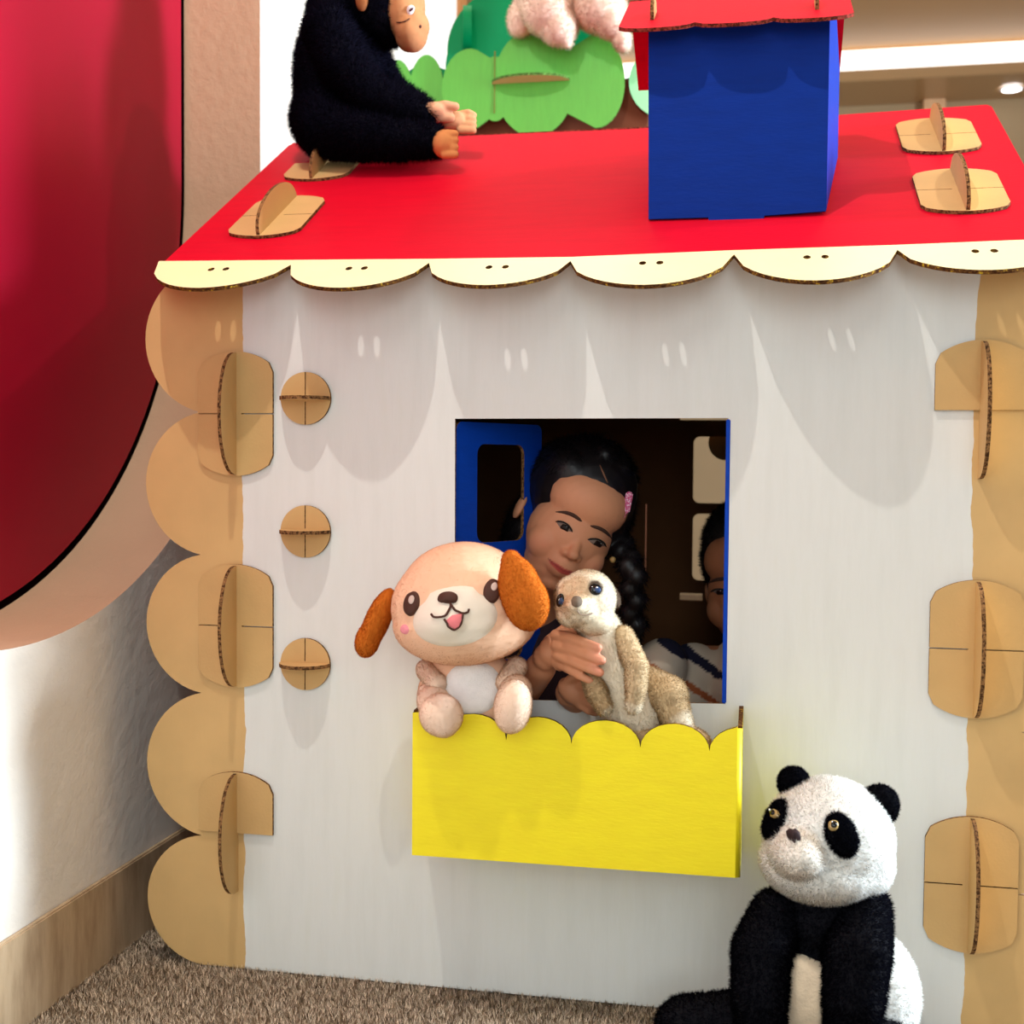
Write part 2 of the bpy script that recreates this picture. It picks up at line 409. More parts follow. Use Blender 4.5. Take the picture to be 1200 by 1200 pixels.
WX, NC, NR, ND = -.235, (-.189, 1.125), .685, .137      # left wall plane, round niche centre and radius, niche depth
def niche(r, n=80):
    zt = NC[1]+.62
    return arc(NC[0], NC[1], r, PI, 2*PI, n)+arc(NC[0], zt, r, 0, PI, n)
link('wall_left', plate_mesh('wall_left', [(-3.2, 0), (1.85, 0), (1.85, 2.58), (-3.2, 2.58)], [niche(NR)],
     ND, [M['plaster'], M['reveal'], M['plaster']], (WX, 0, 0), (0, 1, 0), (0, 0, 1)), kind='structure')
link('trim_4', plate_mesh('trim_4', [(-3.2, 0), (1.85, 0), (1.85, 2.56), (-3.2, 2.56)], [], .04, [M['edge_gap_shade']]*3, (WX-ND-.025, 0, 0), (0, 1, 0), (0, 0, 1)), kind='structure')  # backing coloured dark to put the shade of the panel gap into it
rp = thing('niche_panel', 'glossy dark red padded panel filling the round-bottomed niche in the left wall', 'panel', (WX-ND, NC[0], NC[1]-NR))
pm = plate_mesh('panel_face', niche(NR-.011), [], .022, [M['vinyl'], M['edge_gap_shade'], M['vinyl']], (WX-ND, 0, 0), (0, 1, 0), (0, 0, 1))
link('panel_face', pm, rp)
# skirting of stone lengths
bb = link('baseboard_left', box_mesh('baseboard_left', WX-.001, WX+.006, -3.2, 1.85, 0, .112, [M['stone']], .002), kind='structure')
for k in range(5):
    link('skirting_tile', box_mesh('skirting_tile', WX, WX+.0085, -1.9+k*.75, -1.153+k*.75, 0, .114, [M['stone']], .002), bb)
link('wall_back', box_mesh('wall_back', -2.5, 4.2, 4.76, 4.86, 0, 2.7, [M['tan']]), kind='structure')
link('trim_1', box_mesh('trim_1', WX-.17, WX+.01, 1.85, 1.93, 0, 2.56, [simple('brown_wood_jamb', (170, 110, 60), .5)]), kind='structure')
# ceiling: tan upper field, lower soffit along the back wall, with a light cove between them
link('ceiling', box_mesh('ceiling', -2.5, 4.2, -1.6, 4.9, 2.56, 2.66, [M['ceil']]), kind='structure')
so = link('trim_2', box_mesh('trim_2', -2.5, 4.2, 4.36, 4.76, 2.40, 2.45, [M['soffit']], .004), kind='structure')
emi = NT('white_led_cove'); emi.b.inputs['Emission Color'].default_value = (1, .95, .86, 1); emi.b.inputs['Emission Strength'].default_value = 2.0
strip = link('cove_light_strip', box_mesh('cove_light_strip', -2.4, 4.1, 4.40, 4.42, 2.452, 2.552, [emi.m], .003))
strip['label'] = 'long glowing white light strip in the ceiling cove'; strip['category'] = 'light'
link('trim_3', box_mesh('trim_3', 1.345, 1.445, 4.69, 4.76, 0, 2.40, [simple('pale_reflection_column', (248, 196, 146), .5)], .004), kind='structure')  # unseen column added for its pale reflection in the soffit
sl = thing('ceiling_spotlight', 'small round white recessed spotlight in the soffit at upper right', 'light', (1.7175, 4.585, 2.392))
def disc_mesh(name, c, r, h, mat, n=28):
    v = [(c[0]+r*math.cos(2*PI*i/n), c[1]+r*math.sin(2*PI*i/n), c[2]+z) for z in (0, h) for i in range(n)]
    f = [tuple(range(n)), tuple(range(2*n-1, n-1, -1))]+[(i, (i+1) % n, n+(i+1) % n, n+i) for i in range(n)]
    return raw(name, v, f, [mat])
lens = NT('spot_lens'); lens.b.inputs['Emission Color'].default_value = (.93, .95, 1, 1); lens.b.inputs['Emission Strength'].default_value = 9
SPOT = (1.7175, 4.585, 2.392)
link('lens', disc_mesh('lens', SPOT, .042, .008, lens.m), sl)
link('rim', raw('rim', [(SPOT[0]+r*math.cos(2*PI*i/28), SPOT[1]+r*math.sin(2*PI*i/28), SPOT[2]+z) for r, z in ((.043, -.001), (.056, .004)) for i in range(28)],
     [(i, (i+1) % 28, 28+(i+1) % 28, 28+i) for i in range(28)], [simple('white_metal', (240, 240, 240), .3)]), sl)

# ------------------------------------------------------------------ the playhouse
TH = .005
WL, WR = -.0515, .8315            # where the side walls cross the front wall
TAN, ZR = math.tan(math.radians(30.876)), .910
CS, SN = math.cos(math.radians(30.876)), math.sin(math.radians(30.876))
house = thing('playhouse', 'cardboard playhouse with white front wall, red roof and brown scalloped edges', 'playhouse', (.39, .4, 0))
def scalloped(side, x_cusp, x_out, zs):
    """rounded lobes down one edge of a wall, top to bottom"""
    pts = []
    for z1, z0 in zip(zs[:-1], zs[1:]):
        c = (z1+z0)/2; h = (z1-z0)/2; d = abs(x_out-x_cusp)
        r = (h*h+d*d)/(2*d); a = math.asin(min(1, h/r)) if d < h else PI-math.asin(h/r)
        cx = x_out+r if side < 0 else x_out-r
        for i in range(27):
            t = a-2*a*i/26
            pts.append((cx-r*math.cos(t), c+r*math.sin(t)) if side < 0 else (cx+r*math.cos(t), c+r*math.sin(t)))
    return pts
zsL = [.9025, .7165, .5346, .3567, .1714, .002]
left = scalloped(-1, -.1058, -.1818, zsL)
right = scalloped(1, .886, .962, zsL)[::-1]
slot = lambda x0, z0, x1, z1: [(x0, z0), (x1, z0), (x1, z1), (x0, z1)]
def house_wall(name, Y, window, facing, mats):
    out = left+right
    holes = [window] if window else []
    return out, holes
WIN = [(.2290, .3645), (.5575, .3735), (.5560, .7095), (.2275, .7085)]
plate('front_wall', left+right, [WIN], TH, [M['wallpaint'], M['edge'], M['card_dark']], (0, 0, 0), (1, 0, 0), (0, 0, 1), house)
# back wall, seen dark through the window: two panes of a shut shutter, slots and a slit let the far room show
BY = .86
mx = lambda P: [(-x, z) for x, z in P]
holes = [rrect(.4740, .583, .556, .7070, .012), rrect(.4745, .4380, .556, .5630, .012), slot(.452, .400, .494, .4135), slot(.448, .738, .548, .744),
         slot(.3862, .444, .3876, .580), slot(.300, .400, .340, .4135)]
bo = mx(left+right)[::-1]
plate('back_wall', bo, [mx(h) for h in holes], TH, [M['card'], M['edge'], M['card_dark']], (0, BY, 0), (-1, 0, 0), (0, 0, 1), house)
bc = at(851, 519, .872)
plate('round_plate', arc(0, 0, .0328, 0, 2*PI*29/30, 29), [], .0042, [M['card'], M['edge'], M['card']], (bc.x, BY+.0102, bc.z), (-1, 0, 0), (0, 0, 1), house)
for X in (WL, WR):
    prof = [(.004, .002), (.855, .002), (.855, .901), (.43, 1.158), (.004, .901)]
    s = plate('side_wall', prof, [], TH, [M['card_dark'], M['edge'], M['card_dark']], (X+TH/2, 0, 0), (0, 1, 0), (0, 0, 1), house)
# roof: red front slope, red back slope
RO, RU, RV = (0, 0, ZR), (1, 0, 0), (0, CS, SN)
rv = lambda y: y/CS
roof = plate('roof_slope', [(-.153, rv(-.008)), (.02, rv(-.0200)), (.34, rv(-.027)), (.56, rv(-.0220)), (.74, rv(-.020)), (.917, rv(-.010)),
      (.917, rv(.450)), (.912, rv(.460)), (.40, rv(.4235)), (-.148, rv(.430)), (-.154, rv(.420))], [], TH, [M['red'], M['edge_red'], M['card_dark']], RO, RU, RV, house)
plate('roof_slope', [(-.917, 0), (.154, 0), (.154, .529), (-.917, .529)], [], TH, [M['red'], M['edge_red'], M['card_dark']],
      (0, .4335+.42*0+.455, ZR+TAN*.43-.27), (-1, 0, 0), (0, -CS, SN), house)
link('ridge_light_stop', box_mesh('ridge_light_stop', -.146, .910, .408, .462, 1.1475, 1.1500, [M['card_dark']]), house)  # unseen strip added to keep light from leaking in at the ridge
# scalloped pale eave, coplanar with the slope, two slots in every lobe
cx_ = [-.160, .0252, .2015, .3729, .5600, .7388, .918]; cyy = [-.006, -.0245, -.0290, -.0335, -.0265, -.0255, -.018]
top_y = [-.0040, -.0110, -.0180, -.0225, -.0155, -.0125, -.0062]
low_y = [-.0820, -.0895, -.0905, -.0980, -.0960, -.0800]
pts = []
for i in range(6):
    x0, x1 = cx_[i], cx_[i+1]; y0, y1 = cyy[i], cyy[i+1]; xm, a = (x0+x1)/2, (x1-x0)/2
    for k in range(0 if i == 0 else 1, 17):
        t = -1+2*k/16; e = max(0, 1-abs(t)**1.95)**.56
        yb = y0+(y1-y0)*(t+1)/2
        pts.append((xm+a*t, rv(yb+(low_y[i]-yb)*e)))
pts += [(x, rv(y)) for x, y in zip(cx_[::-1], top_y[::-1])][:-1] + [(-.160, rv(-.004))]
hl = []
for i in range(6):
    xm = (cx_[i]+cx_[i+1])/2+.001
    for dx in (-.0098, .0098):
        yh = (top_y[i]+top_y[i+1])/2-.0245
        hl.append([(xm+dx+.0042*math.cos(t), rv(yh)+.0056*math.sin(t)) for t in [2*PI*j/10 for j in range(10)]])
plate('scalloped_eave', pts, hl, TH, [M['cream'], M['edge_yellow'], M['card_dark']], (0, -.0006*SN, ZR+.0006*CS), RU, RV, house)

# cross-slotted connectors: a rounded plate flat on the wall and a fin standing through it
def conn_plate(half=0, w=.0505, R=.0785):
    a = math.acos(w/R); g = .0007
    up = [(w, g), (w, R*math.sin(a)-.008)]+arc(0, 0, R, a+.09, PI-a-.09, 14)+[(-w, R*math.sin(a)-.008), (-w, g)]
    if half:
        hp = [(w, 0), up[1]]+up[2:-1]+[(-w, 0)]
        return hp if half > 0 else [(-x, -y) for x, y in hp]
    dn = [(-x, -y) for x, y in up]
    return up+[(-.009, g), (-.009, -g)]+dn+[(.009, -g), (.009, g)]
def conn_fin(L=.077, H=.05):
    return [(-L, -.002)]+[(L*math.sin(t), H*max(0, math.cos(t))**.8) for t in [(-PI/2)+PI*i/20 for i in range(1, 20)]]+[(L, -.002)]
def connector(c, U, V, half, parent, H=.05, name='connector', du=0):
    c, U, V = Vector(c), Vector(U).normalized(), Vector(V).normalized(); N = U.cross(V)
    h = sub(parent, name)
    plate('connector_plate', conn_plate(half), [], .0042, [M['card'], M['edge'], M['card']], c+N*.0046, U, V, h)
    plate('connector_fin', conn_fin(H=H), [], .0045, [M['card'], M['edge'], M['card']], c+U*(.00225+du)+N*.001, V, N, h)
for z, hf in ((.7143, 0), (.4452, 0), (.1792, 1)): connector((WL-.006, 0, z), (1, 0, 0), (0, 0, 1), hf, house)
for z, hf in ((.7185, 1), (.4490, 0), (.1795, 0)): connector((WR+.004, 0, z), (1, 0, 0), (0, 0, 1), hf, house)
def on_roof(x, y): return (x, y, ZR+TAN*y)
for x, y, hf in ((-.052, .124, 0), (-.054, .322, -1), (.827, .134, 0), (.826, .331, 0)): connector(on_roof(x, y), RU, RV, hf, house, H=.040)
# round button connectors down the front, each with a half-moon tab
for z in (.7335, .5672, .4000):
    h = sub(house, 'round_connector')
    R = .0328; g = .0006
    disc = arc(0, 0, R, -PI/2+.02, PI/2-.02, 18)+[(g, .004), (-g, .004)]+arc(0, 0, R, PI/2+.02, 1.5*PI-.02, 18)+[(-g, -.004), (g, -.004)]
    plate('round_plate', disc, [], .0042, [M['card'], M['edge'], M['card']], (.0362, -.0042, z), (1, 0, 0), (0, 0, 1), h)
    plate('tab', arc(0, 0, R, PI, 2*PI, 20, R*1.02), [], .0045, [M['card'], M['edge'], M['card']], (.0362, -.002, z+.0022), (1, 0, 0), (0, 1, 0), h)
# shutters: the left one stands half open into the room of the house, the right one folded back
def shutter(hx, hz, ang, sgn):
    Ux = math.cos(math.radians(ang))*sgn, math.sin(math.radians(ang))
    W_, H_ = .163, .336
    o = rrect(0, 0, W_, H_, .010)
    hs = [rrect(.038, .185, .128, .309, .013), rrect(.038, .032, .128, .156, .013)]
    if sgn < 0: o = [(-a, b) for a, b in o][::-1]; hs = [[(-a, b) for a, b in q] for q in hs]
    U = (Ux[0]*sgn, Ux[1]*sgn, 0)
    return plate('shutter', o, hs, .005, [M['shutter_blue'], M['edge'], M['shutter_blue']], (hx, .006, hz), U, (0, 0, 1), house)
shutter(.2278, .3695, 60, 1)
shutter(.5565, .3730, 92, -1)
# raw blue edge of the window opening, brushed thickly
link('window_edge', box_mesh('window_edge', .5535, .5585, -.0012, .0055, .374, .708, [M['shutter_blue']], .001), house)

# yellow flower box under the window
fb = sub(house, 'flower_box')
FX0, FX1, FY, FZ0, FZT = .2040, .5785, -.100, .1995, .3395
cus = [.2040-.038+.0, .2385, .3145, .3895, .4670, .5430, .6190]
op = [(FX0, FZ0)]+[(FX1, FZ0+.001)]
lob = []
for a, b in list(zip(cus[:-1], cus[1:]))[::-1]:
    for i in range(13):
        t = PI*i/12; x = (a+b)/2+(b-a)/2*math.cos(t); z = FZT+.0285*math.sin(t)
        if FX0 < x < FX1: lob.append((x, z))
lob = [(FX1, .3690)]+[q for q in lob if q[0] < FX1-.002]
op += lob+[(FX0, .3660)]
link('folded_corner', tube_mesh('folded_corner', [(FX1-.0061, FY+.0061, FZ0+.001), (FX1-.0061, FY+.0061, .3655)], .006, M['yellow'], 20), fb)
op = [(min(x, FX1-.0055), z) for x, z in op]
plate('front_panel', op, [], TH, [M['yellow'], M['edge_yellow'], M['card']], (0, FY, 0), (1, 0, 0), (0, 0, 1), fb)
for X, nm in ((FX0, 0), (FX1-TH, 1)):
    plate('side_panel', [(FY+TH, FZ0), (-TH*0-.0004, FZ0), (-.0004, .372), (FY+TH, .368)], [], TH, [M['yellow'], M['edge_yellow'], M['yellow']], (X+TH, 0, 0), (0, 1, 0), (0, 0, 1), fb)
plate('bottom_panel', [(FX0+TH, FY+TH), (FX1-TH, FY+TH), (FX1-TH, -.0005), (FX0+TH, -.0005)], [], TH, [M['card'], M['edge'], M['yellow']], (0, 0, FZ0+TH), (1, 0, 0), (0, 1, 0), fb)

# chimney: blue box on the front slope, under a small red gabled cap
ch = sub(house, 'chimney')
CY = .073; zb = ZR+TAN*CY
plate('front_panel', [(.4535, zb+.0035), (.5265, zb+.0035), (.527, zb-.001), (.593, zb-.001), (.5935, zb+.0035), (.666, zb+.0065), (.6645, 1.196), (.4505, 1.196)], [], TH,
      [M['blue']]*3, (0, CY, 0), (1, 0, 0), (0, 0, 1), ch)
plate('side_panel', [(CY+TH, zb+.008), (.262, ZR+TAN*.262+.003), (.262, 1.186), (.175, 1.24), (CY+TH, 1.19)], [], TH, [M['blue']]*3, (.4590, 0, 0), (0, 1, 0), (0, 0, 1), ch)
fl = Vector((.125, 1, 0)).normalized()
plate('side_panel', [(0, zb+.008), (.188, ZR+TAN*.262+.003), (.188, 1.186), (.102, 1.24), (0, 1.19)], [], TH, [M['blue']]*3, (.6665, CY+.0005, 0), fl, (0, 0, 1), ch)
plate('back_panel', [(-.675, ZR+TAN*.262+.003), (-.459, ZR+TAN*.262+.003), (-.459, 1.186), (-.675, 1.186)], [], TH, [M['blue']]*3, (0, .267, 0), (-1, 0, 0), (0, 0, 1), ch)
cap = []
for i in range(3):
    x0 = .417+i*.0917; 
    for k in range(0 if i == 0 else 1, 11):
        t = -1+2*k/10; cap.append((x0+.0459*(t+1), -.016*max(0, 1-abs(t)**2.2)**.5))
cap += [(.692, .152), (.417, .152)]
plate('cap_slope', cap, [], .0045, [M['red'], M['edge_red'], M['red']], (0, .045, 1.1835), (1, 0, 0), (0, CS, SN), ch)
plate('cap_slope', [(-.692, 0), (-.417, 0), (-.417, .148), (-.692, .148)], [], .0045, [M['red'], M['edge_red'], M['red']], (0, .303, 1.1870), (-1, 0, 0), (0, -CS, SN), ch)
for X in (.4555, .6515):
    p = Vector((X, .045+CS*.05, 1.1835+SN*.05+.001))
    plate('cap_tab', [(x*.30, y*.42) for x, y in conn_fin()], [], .0045, [M['card'], M['edge'], M['card']], p+Vector((.002, 0, 0)), (0, CS, SN), (0, -SN, CS), ch)

# ------------------------------------------------------------------ cardboard tree behind the roof
TY = .98
tr = thing('cardboard_tree', 'cardboard tree with scalloped green bushes on a brown trunk, behind the roof', 'tree', (.1, 1.05, 0))
def lobes(L, Y, n=16):
    """outline of overlapping ellipses, given in photo pixels and set out on the plane at depth Y"""
    O = at(L[0][0], L[0][1], Y); res = []
    polys = []
    for cx0, cy0, rx, ry in L:
        polys.append([(at(cx0+rx*math.cos(t), cy0-ry*math.sin(t), Y)) for t in [2*PI*i/64 for i in range(64)]])
    cen = at(np.mean([l[0] for l in L]), np.mean([l[1] for l in L]), Y)
    # radial envelope from the middle
    out = []
    for i in range(180):
        a = 2*PI*i/180; best = .004; d = (math.cos(a), math.sin(a))
        for P in polys:
            for j in range(64):
                p, q = P[j], P[(j+1) % 64]; x1, y1, x2, y2 = p.x-cen.x, p.z-cen.z, q.x-cen.x, q.z-cen.z
                den = d[0]*(y2-y1)-d[1]*(x2-x1)
                if abs(den) < 1e-12: continue
                t = (x1*(y2-y1)-y1*(x2-x1))/den; s = (x1*d[1]-y1*d[0])/den
                if 0 <= s <= 1 and t > best: best = t
        out.append((cen.x+d[0]*best, cen.z+d[1]*best))
    return out
EG = [M['green'], M['edge_green'], M['green']]
a = at(443, 108, 1.02); b = at(758, 172, 1.02)
plate('trunk_panel', [(a.x, 0), (b.x, 0), (b.x, a.z), (a.x, a.z)], [], TH, [M['trunk'], M['edge'], M['trunk']], (0, 1.02, 0), (1, 0, 0), (0, 0, 1), tr)
plate('trunk_panel', [(-b.x, 0), (-a.x, 0), (-a.x, a.z), (-b.x, a.z)], [], TH, [M['trunk'], M['edge'], M['trunk']], (0, 1.30, 0), (-1, 0, 0), (0, 0, 1), tr)
for X in (a.x, b.x-TH):
    plate('trunk_panel', [(1.02+TH, 0), (1.30, 0), (1.30, a.z), (1.02+TH, a.z)], [], TH, [M['trunk'], M['edge'], M['trunk']], (X+TH, 0, 0), (0, 1, 0), (0, 0, 1), tr)
plate('bush', lobes([(551, 104, 33, 47), (626, 97, 47, 63), (698, 95, 34, 55), (580, 104, 20, 38)], .99), [], TH, EG, (0, .99, 0), (1, 0, 0), (0, 0, 1), tr)
sl_ = at(580, 60, .99); sl2 = at(580, 133, .99)
link('fold_line', box_mesh('fold_line', sl_.x-.0012, sl_.x+.0012, .9885, .992, sl2.z, sl_.z, [simple('olive_crease', (110, 120, 40), .8)]), tr)
mp_ = at(622, 96, .99)
plate('bush_tab', [(x, y) for x, y in arc(0, 0, .079, PI, 2*PI, 20, .045)], [], TH, [M['green'], M['edge_green'], M['card']], (mp_.x, .989, mp_.z+.004), (1, 0, 0), (0, 1, 0), tr)
plate('bush', lobes([(466, 110, 18, 40), (500, 106, 20, 42), (484, 130, 30, 34)], 1.0), [], TH, EG, (0, 1.0, 0), (1, 0, 0), (0, 0, 1), tr)
plate('dark_bush', lobes([(606, 60, 82, 78), (560, 80, 38, 52), (655, 70, 60, 70)], 1.12), [], TH, [M['dgreen'], M['edge_green'], M['dgreen']], (0, 1.12, 0), (1, 0, 0), (0, 0, 1), tr)
q0, q1 = at(548, 62, 1.12), at(548, 10, 1.12)
H_ = (q1.z-q0.z)/2
plate('dark_bush_fin', [(x, y) for x, y in conn_fin(H_, .055)], [], .018, [M['dgreen']]*3, (q0.x+.008, 1.119, (q0.z+q1.z)/2), (0, 0, 1), (0.25, -1, 0), tr)
plate('dark_bush', lobes([(775, 120, 34, 40), (500, 108, 30, 34)], 1.16), [], TH, [M['dgreen'], M['edge_green'], M['dgreen']], (0, 1.16, 0), (1, 0, 0), (0, 0, 1), tr)
plate('pale_bush', lobes([(784, 96, 47, 44)], 1.01), [], TH, [M['mint'], M['edge_green'], M['mint']], (0, 1.01, 0), (1, 0, 0), (0, 0, 1), tr)

# ------------------------------------------------------------------ plush toys
MP = plush('plush_pile'); SKIN = plush('skin', .55); SKIN.node_tree.nodes['Principled BSDF'].inputs['Specular IOR Level'].default_value = .35
M['dbrown'] = simple('dark_brown_embroidery', (72, 34, 18), .7)
M['tongue'] = simple('pink_embroidery', (240, 130, 135), .7)
M['satin'] = simple('cream_short_plush', (240, 228, 210), .6, .03, 40, .1, .3)
M['white_pl'] = simple('white_plush', (246, 244, 242), .9, .04, 120, .4, .2)
M['black_gl'] = simple('black_glossy_plastic', (8, 8, 10), .12)
M['pinkhi'] = simple('pale_pink_thread', (214, 190, 178), .7)
M['white_gl'] = simple('white_glint', (240, 245, 250), .3)

def col_const(c): 
    c = lin(c); return c
def blend(base, spots):
    """colour by photo-independent position: list of (centre point, radius, colour)"""
    base = np.array(lin(base))
    sp = [(np.array(c), r, np.array(lin(k))) for c, r, k in spots]
    def f(P):
        out = np.tile(base, (len(P), 1))
        for c, r, k in sp:
            d = np.linalg.norm(P-c, axis=1); t = np.clip((r*1.15-d)/(r*.3), 0, 1)[:, None]
            out = out*(1-t)+k*t
        return out
    return f

# --- puppy in the flower box
PEACH, EAR = (246, 200, 166), (206, 112, 34)
dog = thing('plush_puppy', 'peach plush puppy with drooping orange-brown ears sitting in the yellow box', 'plush toy', tuple(at(550, 838, -.06)))
fz = dict(n=30000, length=.0015, width=.0008, tilt=.6, var=.05)
dh = blob('head', [E(546, 710, -.088, 91, 70, .072, -5), E(542, 690, -.085, 74, 56, .066, -5), E(545, 728, -.092, 88, 52, .070, -5), E(535, 722, -.108, 48, 34, .062, -8)], .0026, 6, lin(PEACH), MP, dog,
          fur=dict(n=70000, length=.0015, width=.0008, tilt=.6, var=.05))
T = tree_of(dh)
muz = [(x, y) for x, y in ell(534.5, 725, 50, 33, -9, 36)]
muz = [(x-(2 if x < 520 else 0), y-(6 if (abs(x-530) < 26 and y < 715) else 0)) for x, y in muz]
patch('muzzle', T, muz, .0030, M['satin'], dog, rings=8, dome=.004)
patch('nose', T, ell(526.5, 702.5, 12.5, 8.5, -8), .0075, M['dbrown'], dog, dome=.004)
for ex, ey, rx, ry, rt in ((483, 707.5, 9, 15.5, 12), (576.5, 693, 10.5, 15.5, 10)):
    e = patch('eye', T, ell(ex, ey, rx, ry, rt), .0028, M['dbrown'], dog, dome=.0015)
    patch('eye_highlight', T, ell(ex+1.8, ey-4.2, rx*.46, ry*.42, rt), .0050, M['pinkhi'], e, rings=3)
tg = [(522, 727), (529, 722), (540, 719), (540, 726), (537, 733), (532, 735), (526, 732)]
patch('tongue', T, tg, .0085, M['tongue'], dog, dome=.001)
def bez(P, n=10):
    out = []
    for i in range(n+1):
        t = i/n; q = [np.array(p, float) for p in P]
        while len(q) > 1: q = [a*(1-t)+b*t for a, b in zip(q[:-1], q[1:])]
        out.append(tuple(q[0]))
    return out
mouth = sub(dog, 'mouth')
for seg in ([(509.5, 722.5), (513, 727), (525, 727), (529, 717), (529, 712)], [(529, 712), (531, 723), (544, 723), (549, 718), (550.5, 713.5)], [(521, 726), (527, 737), (538, 739), (540, 720)], ):
    stroke('mouth_line', T, bez(seg), .0013, M['dbrown'], mouth, lift=.0085)
stroke('mouth_line', T, [(528.5, 708), (529, 713)], .0013, M['dbrown'], mouth, lift=.0085)
patch('cheek', T, ell(474.5, 737.5, 5.2, 6.5, -15), .0024, simple('pink_blush', (240, 150, 160), .8), dog, rings=3)
earc = blend(EAR, [])
blob('ear', [E(442, 728, -.075, 15, 44, .017, 24), E(431, 750, -.075, 15, 22, .016, 15)], .0022, 5, lin(EAR), MP, dog, fur=dict(n=14000, length=.002, width=.0009, tilt=.6, var=.08), label='orange-brown ear hanging out to the side')
blob('ear', [E(611, 695, -.150, 26, 46, .016, -16), E(617, 706, -.152, 27, 34, .017, -10), E(600, 662, -.146, 13, 18, .013, -10)], .0022, 5, lin(EAR), MP, dog, fur=dict(n=18000, length=.002, width=.0009, tilt=.6, var=.08), label='orange-brown ear folded over the eye')
db = blob('body', [E(552, 815, -.058, 66, 52, .040), E(550, 790, -.060, 52, 34, .036)], .0026, 6, lin(PEACH), MP, dog, fur=fz)
Tb = tree_of(db)
patch('belly_patch', Tb, ell(554, 806, 36, 33, -8, 28), .0026, M['white_pl'], dog, rings=6, dome=.003)
LG = (252, 222, 198)
blob('leg', [E(517, 838, -.121, 27, 26, .022, 25), E(509, 822, -.100, 21, 20, .026, 25), C(505, 815, -.09, 17, 520, 846, -.124, 19)], .0024, 5, lin(LG), MP, dog, fur=dict(n=16000, length=.0018, width=.0008, tilt=.6, var=.05))
blob('leg', [E(601, 828, -.119, 23, 33, .020, 8), E(604, 812, -.098, 20, 22, .026, 8)], .0024, 5, lin(LG), MP, dog, fur=dict(n=16000, length=.0018, width=.0008, tilt=.6, var=.05))
blob('arm', [C(500, 785, -.070, 13, 512, 801, -.094, 13)], .0022, 4, lin(LG), MP, dog, fur=dict(n=9000, length=.0022, width=.0009, tilt=.5))
blob('arm', [C(605, 782, -.068, 13, 594, 800, -.090, 13)], .0022, 4, lin(LG), MP, dog, fur=dict(n=9000, length=.0022, width=.0009, tilt=.5))

# --- meerkat held over the flower box
CRE, BEI = (242, 228, 204), (196, 166, 128)
mk = thing('plush_meerkat', 'cream and beige plush meerkat with dark eyes held in the window by a hand', 'plush toy', tuple(at(752, 866, -.055)))
mks = blend(CRE, [(at(672, 690, -.11), .020, (224, 198, 164)), (at(657, 700, -.09), .013, (150, 124, 96)), (at(697, 690, -.10), .0095, (96, 80, 66)), (at(690, 678, -.08), .012, (232, 212, 182))])
mh = blob('head', [E(688, 702, -.078, 34, 34, .034, 10), E(681, 711, -.094, 24, 22, .030, 10), E(677, 708, -.108, 15, 13, .022), E(668, 722, -.088, 16, 12, .024, 20), E(668, 700, -.082, 19, 25, .027, 8), E(698, 727, -.082, 23, 17, .028)],
          .0019, 6, mks, MP, mk, fur=dict(n=24000, length=.0024, width=.0008, tilt=.55))
Tm = tree_of(mh)
patch('nose', Tm, ell(675.8, 706, 6.2, 6, 0), .0024, simple('grey_brown_felt', (112, 96, 80), .8), mk, dome=.003)
for ex, ey, rx, ry, rt in ((697.5, 691, 8, 6.6, 28), (657, 703.5, 4.2, 8.5, 8)):
    dm = .0025 if rx > 5 else .0008
    e = patch('eye', Tm, ell(ex, ey, rx, ry, rt), .0018, M['black_gl'], mk, dome=dm)
    patch('iris', Tm, ell(ex+1.6, ey+1.2, rx*.62, ry*.62, rt), .0020+dm*.9, simple('blue_grey_iris', (44, 66, 104), .1), e, rings=3, dome=.001)
    patch('eye_highlight', Tm, ell(ex+.5, ey-.6, rx*.26, ry*.26, rt), .0026+dm, M['white_gl'], e, rings=2)
stroke('mouth_line', Tm, bez([(676, 713), (678, 722), (690, 721), (693, 718)]), .0007, simple('taupe_thread', (150, 128, 110), .8), mk, lift=.0016)
blob('ear', [E(720, 700, -.066, 5, 12, .008, -18)], .0016, 3, lin((150, 128, 108)), MP, mk, fur=dict(n=2500, length=.003, width=.0008, tilt=.6))
bodyc = blend(CRE, [(at(740, 765, -.03), .020, BEI), (at(770, 820, -.04), .022, (206, 178, 140)), (at(733, 850, -.07), .016, (214, 196, 168))])
blob('body', [E(694, 728, -.072, 24, 16, .026), C(701, 735, -.066, 25, 718, 778, -.060, 31), C(718, 778, -.060, 31, 744, 836, -.052, 34), E(748, 850, -.052, 30, 26, .03)], .0022, 5, bodyc, MP, mk, fur=dict(n=26000, length=.0032, width=.0009, tilt=.55, down=.5))
armc = blend((214, 188, 150), [(at(741, 828, -.1), .013, (238, 224, 200)), (at(725, 752, -.07), .010, (226, 206, 172))])
blob('arm', chain([(730, 746, -.074, 13), (746, 781, -.094, 13.5), (745, 807, -.102, 12), (742, 828, -.104, 9)]), .002, 4, armc, MP, mk, fur=dict(n=9000, length=.0034, width=.0009, tilt=.5, down=.6))
armc2 = blend((200, 172, 132), [(at(714, 836, -.1), .009, (236, 222, 198))])
blob('arm', chain([(692, 793, -.08, 11), (700, 812, -.092, 13), (708, 829, -.098, 10)]), .002, 4, armc2, MP, mk, fur=dict(n=8000, length=.0034, width=.0009, tilt=.5, down=.6))
legc = blend((206, 178, 138), [(at(797, 845, -.07), .016, (240, 226, 202)), (at(776, 800, -.06), .010, (224, 204, 170))])
blob('leg', chain([(754, 800, -.043, 21), (782, 815, -.060, 24), (797, 852, -.07, 16)])+[E(815, 866, -.070, 20, 12, .014, 25)], .0022, 4, legc, MP, mk, fur=dict(n=14000, length=.0034, width=.0009, tilt=.5, down=.5))
